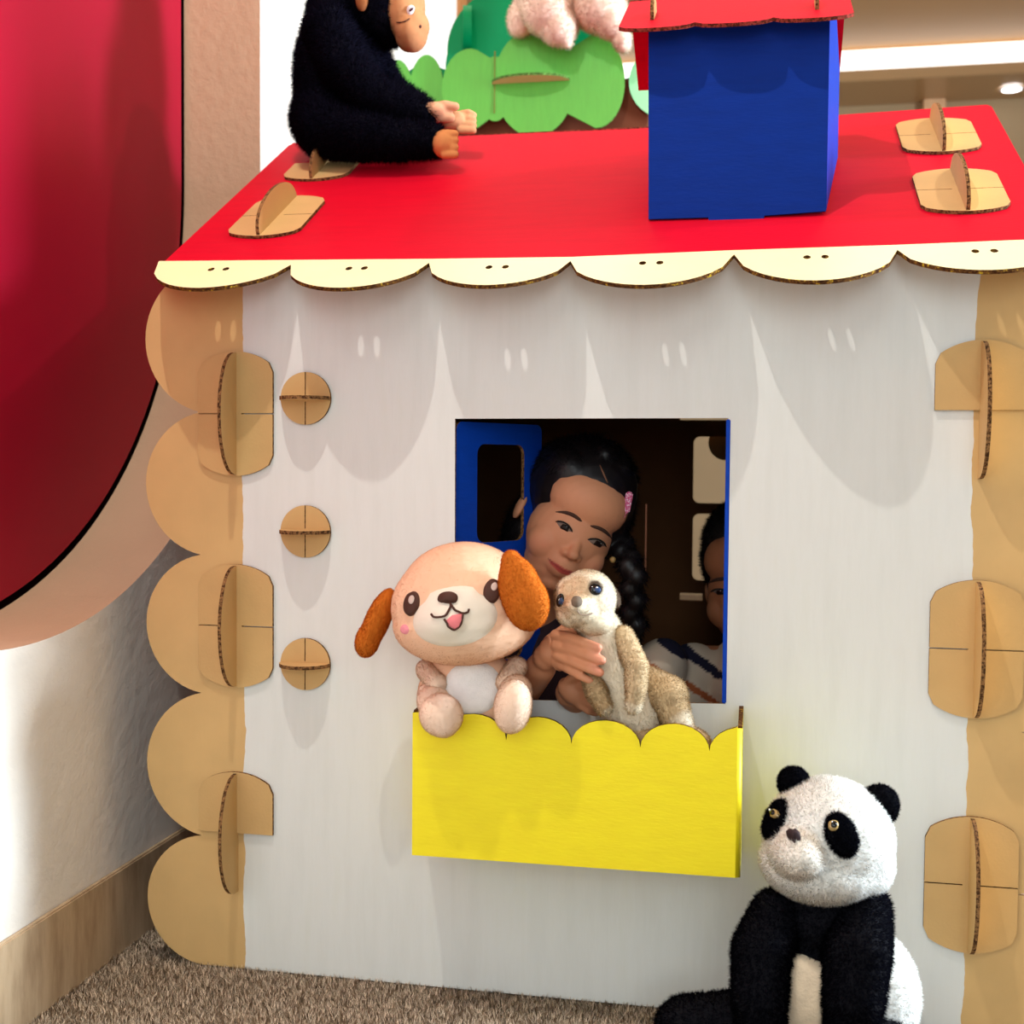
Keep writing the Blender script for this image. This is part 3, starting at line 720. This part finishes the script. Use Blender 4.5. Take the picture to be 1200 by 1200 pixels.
blob('leg', chain([(735, 836, -.06, 15), (748, 862, -.072, 13)])+[E(758, 866, -.076, 14, 12, .014, 25)], .0022, 4, legc, MP, mk, fur=dict(n=6000, length=.0034, width=.0009, tilt=.5, down=.5))

# --- panda on the carpet
PY = -.125
BLK, WHT = (14, 14, 20), (248, 246, 240)
pd = thing('plush_panda', 'black and white plush panda sitting on the carpet against the front wall', 'plush toy', (at(950, 1190, PY).x, PY, 0))
ph = blob('head', [E(970, 983, PY-.005, 72, 68, .070), E(962, 1010, PY-.012, 68, 42, .066), E(936, 996, PY-.050, 34, 30, .045), E(1000, 1010, PY, 44, 42, .05)], .0028, 6,
          blend(WHT, [(at(934, 1000, PY-.09), .030, (247, 240, 230))]), MP, pd, fur=dict(n=60000, length=.0042, width=.0011, tilt=.55, down=.2))
Tp = tree_of(ph)
def dist_fur(poly_c, n, length, mat_c): pass
MBK = simple('black_plush_patch', BLK, .9, .2, 200, .5, .2)
for poly, nm in ((ell(910, 961, 10, 25, 22, 26), 0), (ell(985.5, 979, 17, 27.5, -22, 30), 1)):
    pp = patch('eye_patch', Tp, poly, .0040, MBK, pd, rings=6, dome=.002)
    paint(pp.data, lin(BLK)); add_fur(pp, n=4000, length=.0045, width=.0011, color=lin(BLK), parent=pp, mat=MP, tilt=.7)
for ex, ey, r in ((914, 957, 5.5), (976, 969.5, 7)):
    e = patch('eye', Tp, ell(ex, ey, r*.9, r), .0085, simple('amber_eye', (168, 140, 88), .15), pd, dome=.002, rings=4)
    patch('pupil', Tp, ell(ex, ey, r*.60, r*.70), .0108, M['black_gl'], e, rings=3, dome=.0014)
    patch('eye_highlight', Tp, ell(ex-1.6, ey-2, 1.2, 1.2), .0130, M['white_gl'], e, rings=2)
patch('nose', Tp, [(922, 981), (926, 977), (931, 979), (934, 977), (939, 983), (938, 986), (934, 985.5), (931, 989), (928, 985.5), (924, 984)], .0068, simple('dark_maroon_felt', (42, 16, 20), .8), pd, rings=4, dome=.004)
blkf = lambda n: dict(n=n, length=.0055, width=.0011, tilt=.5, down=.4)
for a_ in (E(930, 917, PY+.004, 17, 17, .014), E(1030, 944, PY+.006, 21, 23, .016, 15)):
    blob('ear', [a_], .002, 3, lin(BLK), MP, pd, fur=dict(n=7000, length=.004, width=.001, tilt=.6))
bdc = lambda P: np.where(((P[:, 0] > at(1030, 1100, PY).x) & (P[:, 2] < at(1030, 1084, PY).z))[:, None], np.array(lin(WHT)), np.array(lin(BLK)))
pb = blob('body', [E(963, 1075, PY-.002, 64, 48, .055), E(960, 1150, PY-.004, 78, 88, .062), E(1010, 1165, PY+.012, 62, 76, .052), E(970, 1050, PY, 62, 24, .05)], .003, 6, bdc, MP, pd, fur=blkf(50000))
Tpb = tree_of(pb)
pbl = patch('belly_patch', Tpb, [(918, 1122), (926, 1114), (942, 1118), (966, 1128), (967, 1160), (966, 1195), (960, 1225), (936, 1232), (915, 1215), (917, 1160)], .0065, simple('beige_plush_belly', (226, 206, 178), .9, .12, 60, .5, .2), pd, rings=6, dome=.004)
blob('arm', chain([(911, 1074, PY-.025, 31), (893, 1115, PY-.055, 34), (890, 1170, PY-.075, 31), (893, 1215, PY-.08, 27)]), .003, 5, lin(BLK), MP, pd, fur=blkf(22000))
blob('arm', chain([(1012, 1066, PY-.02, 30), (1004, 1115, PY-.055, 38), (1000, 1170, PY-.072, 34), (998, 1215, PY-.075, 28)]), .003, 5, lin(BLK), MP, pd, fur=blkf(24000))
g0 = lambda x, Y, z: Vector((x, Y, z))
xl, xr = at(868, 1180, PY).x, at(1030, 1180, PY).x
blob('leg', [CW((xl+.02, PY-.005, .045), .045, (xl-.055, PY-.012, .042), .036), EW((xl-.062, PY-.012, .036), np.diag([.026, .034, .034]))], .003, 5, lin(BLK), MP, pd, fur=blkf(20000))
blob('leg', [CW((xr-.01, PY-.02, .046), .044, (xr+.012, PY-.085, .042), .038), EW((xr+.018, PY-.012, .034), np.diag([.034, .04, .034]))], .003, 5, lin(BLK), MP, pd, fur=blkf(16000))

# --- chimpanzee on the roof
KY = .345
CB, CT = (22, 21, 34), (194, 136, 92)
ck = thing('plush_chimpanzee', 'black shaggy plush chimpanzee with tan face sitting at the left end of the red roof', 'plush toy', tuple(at(420, 180, KY)))
cf = lambda n, L=.011: dict(n=n, length=L, width=.0015, tilt=.55, down=.35, var=.35)
blob('body', [E(398, 85, KY, 52, 92, .062, 4), E(402, 20, KY, 40, 50, .055), E(392, 140, KY-.006, 50, 44, .066)], .004, 5, lin(CB), MP, ck, fur=cf(42000))
hd = blob('head', [E(444, -12, KY-.004, 46, 62, .058), E(452, 22, KY-.004, 24, 30, .045)], .0035, 5, lin(CB), MP, ck, fur=cf(22000, .009))
fc = blob('face', [E(474, 8, KY-.012, 24, 40, .040), E(482, 36, KY-.012, 19, 24, .036, 0), E(487, 30, KY-.014, 16, 18, .030), E(478, 46, KY-.012, 14, 14, .026)], .0026, 5,
          blend(CT, [(at(482, 14, KY-.05), .008, (188, 130, 88))]), MP, ck, fur=dict(n=9000, length=.0015, width=.0008, tilt=.5))
Tc = tree_of(fc)
e = patch('eye', Tc, ell(481, 11.5, 4.6, 6.2, 10), .003, simple('white_eye_plastic', (226, 214, 214), .2), ck, dome=.002, rings=4)
patch('pupil', Tc, ell(481, 12.5, 3.0, 4.2, 10), .0055, simple('brown_pupil', (70, 30, 40), .15), e, rings=3, dome=.001)
patch('nostril', Tc, ell(492.5, 31, 1.6, 2.6, 0), .0018, M['dbrown'], ck, rings=2)
stroke('mouth_line', Tc, bez([(465, 26), (472, 28), (480, 22)]), .0008, M['dbrown'], ck, lift=.001)
blob('ear', [E(424, -2, KY-.060, 8, 16, .008)], .0024, 3, lin((150, 92, 54)), MP, ck, fur=dict(n=2000, length=.0015, width=.0008, tilt=.5))
blob('arm', chain([(386, 34, KY-.05, 28), (402, 76, KY-.07, 26), (436, 112, KY-.078, 21), (476, 131, KY-.072, 18), (497, 133, KY-.066, 14)]), .0036, 4, lin(CB), MP, ck, fur=cf(24000))
blob('arm', chain([(428, 60, KY+.045, 22), (456, 108, KY+.030, 18), (492, 128, KY+.0, 14)]), .0036, 4, lin(CB), MP, ck, fur=cf(14000))
blob('leg', chain([(382, 150, KY-.055, 32), (430, 158, KY-.075, 27), (470, 163, KY-.082, 22), (506, 165, KY-.082, 17)]), .0036, 4, lin(CB), MP, ck, fur=cf(24000))
blob('leg', chain([(400, 150, KY+.05, 28), (450, 150, KY+.045, 22), (495, 148, KY+.02, 18)]), .0036, 4, lin(CB), MP, ck, fur=cf(12000))
TANC = (222, 168, 126)
tf = lambda n: dict(n=n, length=.0012, width=.0008, tilt=.5)
blob('hand', [E(508, 130, KY-.062, 15, 10, .02, 5)]+chain([(508, 127, KY-.064, 7), (522, 123, KY-.062, 5.5), (534, 125, KY-.058, 5)])+chain([(512, 136, KY-.06, 8), (528, 138, KY-.055, 6)]), .0022, 4, lin((226, 168, 132)), MP, ck, fur=tf(4000))
blob('hand', [E(532, 143, KY-.035, 17, 12, .022, 0)]+[q for k in range(4) for q in chain([(540, 134+k*6.2, KY-.035-.004*k, 4.6), (549, 132+k*7, KY-.036-.004*k, 4.4), (555, 135+k*6, KY-.036-.004*k, 4)])], .0020, 3, lin(TANC), MP, ck, fur=tf(5000))
blob('foot', [E(521, 169, KY-.088, 15, 16.5, .022, 0)]+[q for k in range(4) for q in chain([(521, 157+k*8, KY-.098, 5.4), (533, 157+k*8, KY-.096, 4.8)])], .0020, 3, lin((206, 138, 84)), MP, ck, fur=tf(5000))

# --- cream plush on the tree
WY = .97
wp = thing('plush_lamb', 'cream fluffy plush toy with dangling feet sitting on the green cardboard tree', 'plush toy', tuple(at(665, 30, WY)))
wf = lambda n: dict(n=n, length=.0065, width=.0013, tilt=.55, down=.3)
WC = (246, 220, 200)
blob('body', [E(668, -34, WY+.045, 58, 60, .055)], .0035, 4, lin(WC), MP, wp, fur=wf(14000))
blob('leg', chain([(632, -14, WY+.02, 32), (643, 10, WY-.025, 32), (655, 30, WY-.028, 23)])+[E(662, 40, WY-.03, 9, 17, .02, -14), E(614, 18, WY+.005, 18, 26, .03, 24)], .0035, 4, lin(WC), MP, wp, fur=wf(14000))
blob('leg', chain([(697, -14, WY+.02, 30), (702, 6, WY-.022, 31), (716, 24, WY-.025, 21)])+[E(728, 44, WY-.02, 11, 18, .02, -16)], .0035, 4, lin(WC), MP, wp, fur=wf(14000))
blob('scarf', [E(705, -3, WY-.028, 30, 6, .022, 3)], .003, 3, lin((240, 150, 70)), MP, wp, fur=wf(3000), label='orange band')

# ------------------------------------------------------------------ children
def person_head(O, roll, yaw, pitch, sc=1.0):
    """frame of a head: origin midway between the eyes; x to the viewer's right, y up, z out of the face"""
    O = Vector(O); f = (Vector(CAM)-O); f.z = 0; f.normalize()
    up = Vector((0, 0, 1)); x = up.cross(f)*1.0; x.normalize()
    B = Matrix((x, up, f)).transposed()
    B = B @ Matrix.Rotation(math.radians(-roll), 3, 'Z') @ Matrix.Rotation(math.radians(yaw), 3, 'Y') @ Matrix.Rotation(math.radians(pitch), 3, 'X')
    B = np.array(B)*sc; O = np.array(O)-B @ np.array([0, 0, .064])
    O0 = O
    def P(x, y, z): return O+B @ np.array([x, y, z])
    def el(c, r): return EW(P(*c), B @ np.diag(r))
    def cap(a, ra, b, rb): return CW(P(*a), ra*sc, P(*b), rb*sc)
    return P, el, cap, B, O0
def head_prims(el, cap):
    L = [el((0, .042, -.022), (.067, .072, .078)), el((0, -.012, .016), (.058, .06, .056)), el((0, -.052, .020), (.044, .036, .044)), el((0, -.074, .040), (.019, .014, .018)), el((0, -.034, .026), (.051, .046, .044)),
         el((0, .040, .026), (.056, .045, .044)), cap((0, -.002, .0625), .0062, (0, -.020, .0735), .0072), el((0, -.0255, .0775), (.0088, .0078, .0088)),
         el((0, -.045, .052), (.026, .022, .024)), cap((-.014, -.0480, .0655), .0036, (.014, -.0480, .0655), .0036), cap((-.010, -.0530, .0650), .0040, (.010, -.0530, .0650), .0040),
         cap((0, -.06, -.022), .033, (0, -.135, -.035), .036)]
    for s in (-1, 1):
        L += [el((s*.030, -.030, .040), (.025, .027, .025)), el((s*.0095, -.028, .071), (.006, .0055, .007)), el((s*.069, -.012, -.020), (.006, .019, .012))]
    return L

# --- girl
gO = at(680, 627, .075)
P, el, cap_, B, O_ = person_head(gO, 26.5, 15, 4, .97)
girl = thing('person', 'dark-haired girl leaning her head to the side, holding the meerkat toy in the window', 'person', (.36, .2, 0))
SK = lin((208, 143, 106))
hp = head_prims(el, cap_)
nk = Vector(P(0, -.135, -.035)); gx = nk.x+.015
body = hp + [CW(nk, .036, (gx, .215, .42), .05), CW((gx-.085, .21, .405), .036, (gx+.085, .215, .405), .036), CW((gx, .215, .36), .085, (gx, .235, .13), .09),
             # crossed legs
             CW((gx-.05, .25, .075), .06, (gx-.16, .13, .06), .045), CW((gx-.16, .13, .06), .042, (gx-.01, .085, .045), .034),
             CW((gx+.05, .25, .075), .06, (gx+.17, .14, .06), .045), CW((gx+.17, .14, .06), .042, (gx+.02, .075, .045), .034), EW((gx-.0, .07, .035), np.diag([.05, .03, .028])),
             # arm that holds the toy
             CW((gx-.085, .21, .405), .032, at(588, 842, .13), .027), CW(at(588, 842, .13), .027, at(634, 782, -.030), .0185)]
hs = []
hs += [E(648, 763, -.052, 18, 19, .014, 18), E(640, 770, -.045, 16, 17, .014, 18), E(660, 768, -.060, 13, 20, .011, 20)]
for pts in ([(651, 744, -.068, 7.0), (668, 747, -.084, 6.8), (684, 753, -.098, 6.3), (701, 759, -.103, 5.6)],
            [(652, 756, -.068, 7.2), (672, 761, -.088, 6.9), (690, 768, -.102, 6.5), (705.5, 774, -.105, 5.7)],
            [(654, 768, -.068, 7.0), (672, 775, -.088, 6.8), (690, 783, -.101, 6.4), (703, 788, -.103, 5.6)],
            [(656, 778, -.064, 6.2), (668, 785, -.080, 5.8), (682, 793, -.092, 5.4), (692, 798, -.094, 4.7)],
            [(644, 752, -.040, 8.5), (662, 738, -.022, 7.5), (690, 742, -.022, 6.3), (706, 748, -.026, 5.5)]):     # thumb goes round behind the toy
    hs += chain(pts)
# the other hand steadies the toy from below
hs += [CW((gx+.085, .215, .405), .032, at(706, 842, .10), .026), CW(at(706, 842, .10), .025, at(668, 812, -.012), .018), E(672, 810, -.028, 21, 15, .013, 35)]
for k, pts in enumerate(([(680, 803, -.036, 6.5), (694, 806, -.046, 6), (706, 812, -.044, 5.4)], [(684, 812, -.036, 6.5), (697, 818, -.044, 6), (708, 822, -.040, 5.2)],
            [(684, 820, -.034, 6.2), (696, 827, -.042, 5.6), (706, 830, -.038, 5)], [(680, 827, -.032, 5.2), (690, 833, -.038, 4.8), (698, 836, -.034, 4.2)], [(662, 802, -.03, 6.5), (672, 793, -.04, 6), (682, 792, -.044, 5)])):
    hs += chain(pts)
lipc = np.array(P(0, -.0515, .068)); Bi = np.linalg.inv(B)
def girl_col(Pt):
    out = np.tile(np.array(SK), (len(Pt), 1)); q = (Pt-O_) @ Bi.T
    def mixin(t, c):
        nonlocal out
        t = t[:, None]; out = out*(1-t)+np.array(lin(c))*t
    # lips with a cupid's bow, brows and rosy tips of the fingers
    lipd = ((q[:, 0])/.0215)**2+((q[:, 1]+.0512-.16*np.abs(q[:, 0]))/.0042)**2
    mixin(np.clip((1.15-lipd)/.35, 0, 1)*(q[:, 2] > .045), (184, 76, 68))
    mixin(np.clip(1-np.abs(q[:, 1]+.0512-.16*np.abs(q[:, 0])-.0009)/.0011, 0, 1)*(np.abs(q[:, 0]) < .023)*(q[:, 2] > .045), (104, 40, 40))
    chk = np.hypot((np.abs(q[:, 0])-.036)/.02, (q[:, 1]+.032)/.018)
    mixin(np.clip(1-chk, 0, 1)*.4*(q[:, 2] > .02), (214, 130, 100))
    hx = pix(Pt); tip = np.clip((hx[:, 0]-686)/16, 0, 1)*(hx[:, 1] > 748)*(hx[:, 1] < 806)*(Pt[:, 1] < -.085)
    mixin(tip*.45, (228, 144, 124))
    return out
gb = blob('body', body+hs, .0019, 8, girl_col, SKIN, girl)
Tg = tree_of(gb)
def hpx(x, y, z): return tuple(pix(np.array([P(x, y, z)]))[0])
M['sclera'] = simple('eye_white', (126, 108, 98), .6, .05, 30, 0, .15); M['iris'] = simple('dark_brown_iris', (30, 16, 11), .4, .1, 30, 0, .2); M['lash'] = simple('black_lash', (14, 9, 8), .8)
M['brow'] = simple('dark_brow_hair', (66, 40, 28), .9)
def face_features(T_, person, opened=.0042):
    for s in (-1, 1):
        cx0 = s*.0245
        up = [(cx0+.0130*t, opened*(1-t*t)**.9+.0012*t*s, .064) for t in np.linspace(-1, 1, 11)]
        dn = [(cx0+.0130*t, -.0040*(1-t*t)+.0012*t*s, .064) for t in np.linspace(1, -1, 11)[1:-1]]
        e = patch('eye', T_, [hpx(*p) for p in up+dn], .0006, M['sclera'], person, rings=4, dome=.0016)
        ir = [(cx0+.0010+.0074*math.cos(t), max(-.0038, min(opened*.92, .0070*math.sin(t)-.0004)), .066) for t in [2*PI*i/18 for i in range(18)]]
        patch('iris', T_, [hpx(*p) for p in ir], .0019, M['iris'], e, rings=3, dome=.0010)
        gl = hpx(cx0+.003, .0018, .066); patch('eye_highlight', T_, ell(gl[0], gl[1], .6, .55, 0, 8), .0034, M['white_gl'], e, rings=2)
        stroke('eyelashes', T_, [hpx(*p) for p in up], [.0006]+[.0012]*9+[.0006], M['lash'], e, lift=.0012)
        bw = [(s*(.0065+.038*t), .0165+.0045*math.sin(t*PI)-.0045*t, .062) for t in np.linspace(0, 1, 9)]
        stroke('eyebrow', T_, [hpx(*p) for p in bw], [.0013, .0025, .0030, .0031, .0030, .0027, .0023, .0017, .0008], M['brow'], person, lift=-.0008)
face_features(Tg, girl, .0052)
# hair: drawn-back cap, side rolls and a braid, all with fine strands
HAIR = plush('black_hair', .45); HAIR.node_tree.nodes['Principled BSDF'].inputs['Specular IOR Level'].default_value = .5
HC = lin((20, 14, 16))
hr = [el((0, .046, -.023), (.0725, .077, .084)), el((-.036, .066, .004), (.034, .030, .042)), el((-.038, .046, -.034), (.038, .056, .058)), el((.045, .02, -.034), (.036, .075, .058)), el((-.045, -.03, -.052), (.024, .05, .034))]
for k in range(7):
    t = k/6; hr.append(el((.020+.046*t, .098-.062*t, .012-.03*t), (.013, .013, .022)))
for k in range(6):
    t = k/5; hr.append(el((-.010-.05*t, .106-.060*t, .010-.03*t), (.014, .012, .022)))
b0 = Vector(P(.066, .015, -.02)); b1 = at(742, 668, .115); b2 = at(742, 745, .14)
for k in range(12):
    t = k/11; q_ = b0.lerp(b1, min(1, t*2)) if t < .5 else b1.lerp(b2, (t-.5)*2)
    hr.append(EW(q_+Vector((.004*(-1)**k, 0, 0)), np.diag([.014, .014, .014])))
hair = blob('hair', hr, .0026, 2, HC, HAIR, girl, fur=dict(n=26000, length=.010, width=.0007, tilt=.35, down=.9, var=.4), keep=lambda A: np.array([Tg.find_nearest(Vector(a))[3] > .0075 for a in A]))
M['part'] = simple('scalp_skin', (120, 80, 58), .7)
stroke('hair_parting', tree_of(hair), [(703, 545), (706, 552), (709, 559), (712, 566)], [.0006, .0013, .0014, .0008], M['part'], girl, lift=.0002, label='line of scalp where the hair is parted')
ball('earring', at(718, 656, P(.06, -.03, 0)[1]-.03), .0042, simple('gold_earring', (190, 150, 90), .3), girl, label='small gold earring')
hc = sub(girl, 'hair_clip')
cpx = onto(tree_of(hair), 733, 588, .004)
gl = NT('pink_glitter'); vf = gl.n('ShaderNodeTexVoronoi', Scale=420); gl.l(gl.coords(), vf.inputs['Vector'])
gl.l(gl.ramp(vf.outputs['Distance'], [(.2, lin((236, 196, 214))), (.6, lin((190, 60, 110)))]), gl.b.inputs['Base Color']); gl.b.inputs['Roughness'].default_value = .25; gl.b.inputs['Metallic'].default_value = .35
me = box_mesh('clip_bar', -.0046, .0046, -.003, .003, -.0135, .0135, [gl.m], .0018); me.transform(Matrix.Translation(cpx) @ Matrix.Rotation(math.radians(10), 4, 'Y')); link('clip_bar', me, hc)
me = box_mesh('clip_bar', -.0032, .0032, -.003, .003, -.006, .006, [gl.m], .0014); me.transform(Matrix.Translation(cpx+Vector((-.006, .002, -.016))) @ Matrix.Rotation(math.radians(24), 4, 'Y')); link('clip_bar', me, hc)
CLO = plush('cotton_cloth', .9)
tz = lambda x, z: (x, .215, z)
blob('dress', [CW((gx, .215, .375), .088, (gx, .235, .13), .096), CW((gx-.075, .21, .385), .046, (gx+.075, .215, .385), .046), CW((gx-.08, .21, .40), .042, (gx-.10, .19, .36), .040),
               CW((gx+.08, .215, .40), .042, (gx+.10, .19, .36), .040), EW((gx, .20, .095), np.diag([.15, .12, .07]))], .004, 4, lin((60, 44, 50)), CLO, girl, label='dark cotton dress')

# --- boy behind the right shutter
bO = at(864, 693, .200)
P2, el2, cap2, B2, O2 = person_head(bO, -6, -16, 2, .94)
boy = thing('person', 'boy in a striped white shirt half hidden in the dark behind the right window edge', 'person', (.60, .3, 0))
nk2 = Vector(P2(0, -.135, -.035)); bx = nk2.x
Bi2 = np.linalg.inv(B2)
def boy_col(Pt):
    out = np.tile(np.array(lin((158, 100, 68))), (len(Pt), 1)); q = (Pt-O2) @ Bi2.T
    lipd = (q[:, 0]/.019)**2+((q[:, 1]+.0515)/.007)**2
    t = (np.clip((1.1-lipd)/.35, 0, 1)*(q[:, 2] > .045))[:, None]
    return out*(1-t)+np.array(lin((160, 80, 70)))*t
bb_ = head_prims(el2, cap2)+[CW(nk2, .036, (bx, .22, .40), .05), CW((bx-.085, .215, .375), .036, (bx+.085, .22, .375), .036), CW((bx, .22, .34), .085, (bx, .25, .13), .09),
      CW((bx-.085, .215, .375), .032, (bx-.105, .15, .24), .026), CW((bx-.105, .15, .24), .026, (bx-.06, .06, .20), .019), EW((bx-.055, .045, .195), np.diag([.018, .026, .012])),
      CW((bx+.085, .22, .375), .032, (bx+.105, .16, .24), .026), CW((bx+.105, .16, .24), .026, (bx+.06, .08, .20), .019), EW((bx+.055, .062, .195), np.diag([.018, .026, .012])),
      CW((bx-.05, .28, .075), .06, (bx-.10, .16, .06), .045), CW((bx-.10, .16, .06), .042, (bx+.03, .085, .045), .034),
      CW((bx+.05, .28, .075), .06, (bx+.11, .17, .06), .045), CW((bx+.11, .17, .06), .042, (bx-.0, .075, .045), .034)]
for k in range(4):
    for s in (-1, 1):
        x_ = bx+s*.055+(k-1.5)*.008; y_ = .03 if s < 0 else .047
        bb_.append(CW((x_, y_, .195), .006, (x_, y_-.022, .188), .005))
for s in (-1, 1): bb_.append(CW((bx+s*.040, .055, .198), .0065, (bx+s*.028, .03, .196), .0055))
bbod = blob('body', bb_, .0024, 4, boy_col, SKIN, boy)
T2 = tree_of(bbod); P = P2
face_features(T2, boy, .0044)
blob('hair', [el2((0, .058, -.028), (.071, .070, .080)), el2((-.045, .035, -.03), (.030, .055, .055)), el2((.045, .035, -.03), (.030, .055, .055))], .003, 2, lin((16, 11, 10)), HAIR, boy,
     fur=dict(n=14000, length=.006, width=.0008, tilt=.4, var=.4))
shA, shB = at(748, 760, .2), at(800, 735, .18)
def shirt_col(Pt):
    out = np.tile(np.array(lin((184, 168, 148))), (len(Pt), 1)); h = pix(Pt)  # white cloth darkened to beige, the shade inside put into its colour
    # diagonal printed bands, laid out on the shirt's own height and width
    d = (Pt[:, 2]-.4085)+(Pt[:, 0]-.47)*.62
    def band(lo, hi, c, sel=True):
        nonlocal out
        t = ((d > lo) & (d < hi) & sel)[:, None]; out = np.where(t, np.array(lin(c)), out)
    band(.010, .024, (26, 26, 44), Pt[:, 2] > .375); band(-.026, -.017, (150, 82, 48))
    return out
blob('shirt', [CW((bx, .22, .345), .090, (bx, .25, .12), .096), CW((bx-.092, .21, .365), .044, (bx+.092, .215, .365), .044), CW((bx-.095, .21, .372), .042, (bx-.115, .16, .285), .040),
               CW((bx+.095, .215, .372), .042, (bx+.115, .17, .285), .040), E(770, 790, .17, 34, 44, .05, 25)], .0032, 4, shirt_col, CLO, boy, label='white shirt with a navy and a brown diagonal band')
blob('trousers', [EW((bx, .24, .085), np.diag([.14, .11, .068]))], .004, 4, lin((40, 44, 60)), CLO, boy, label='dark trousers')
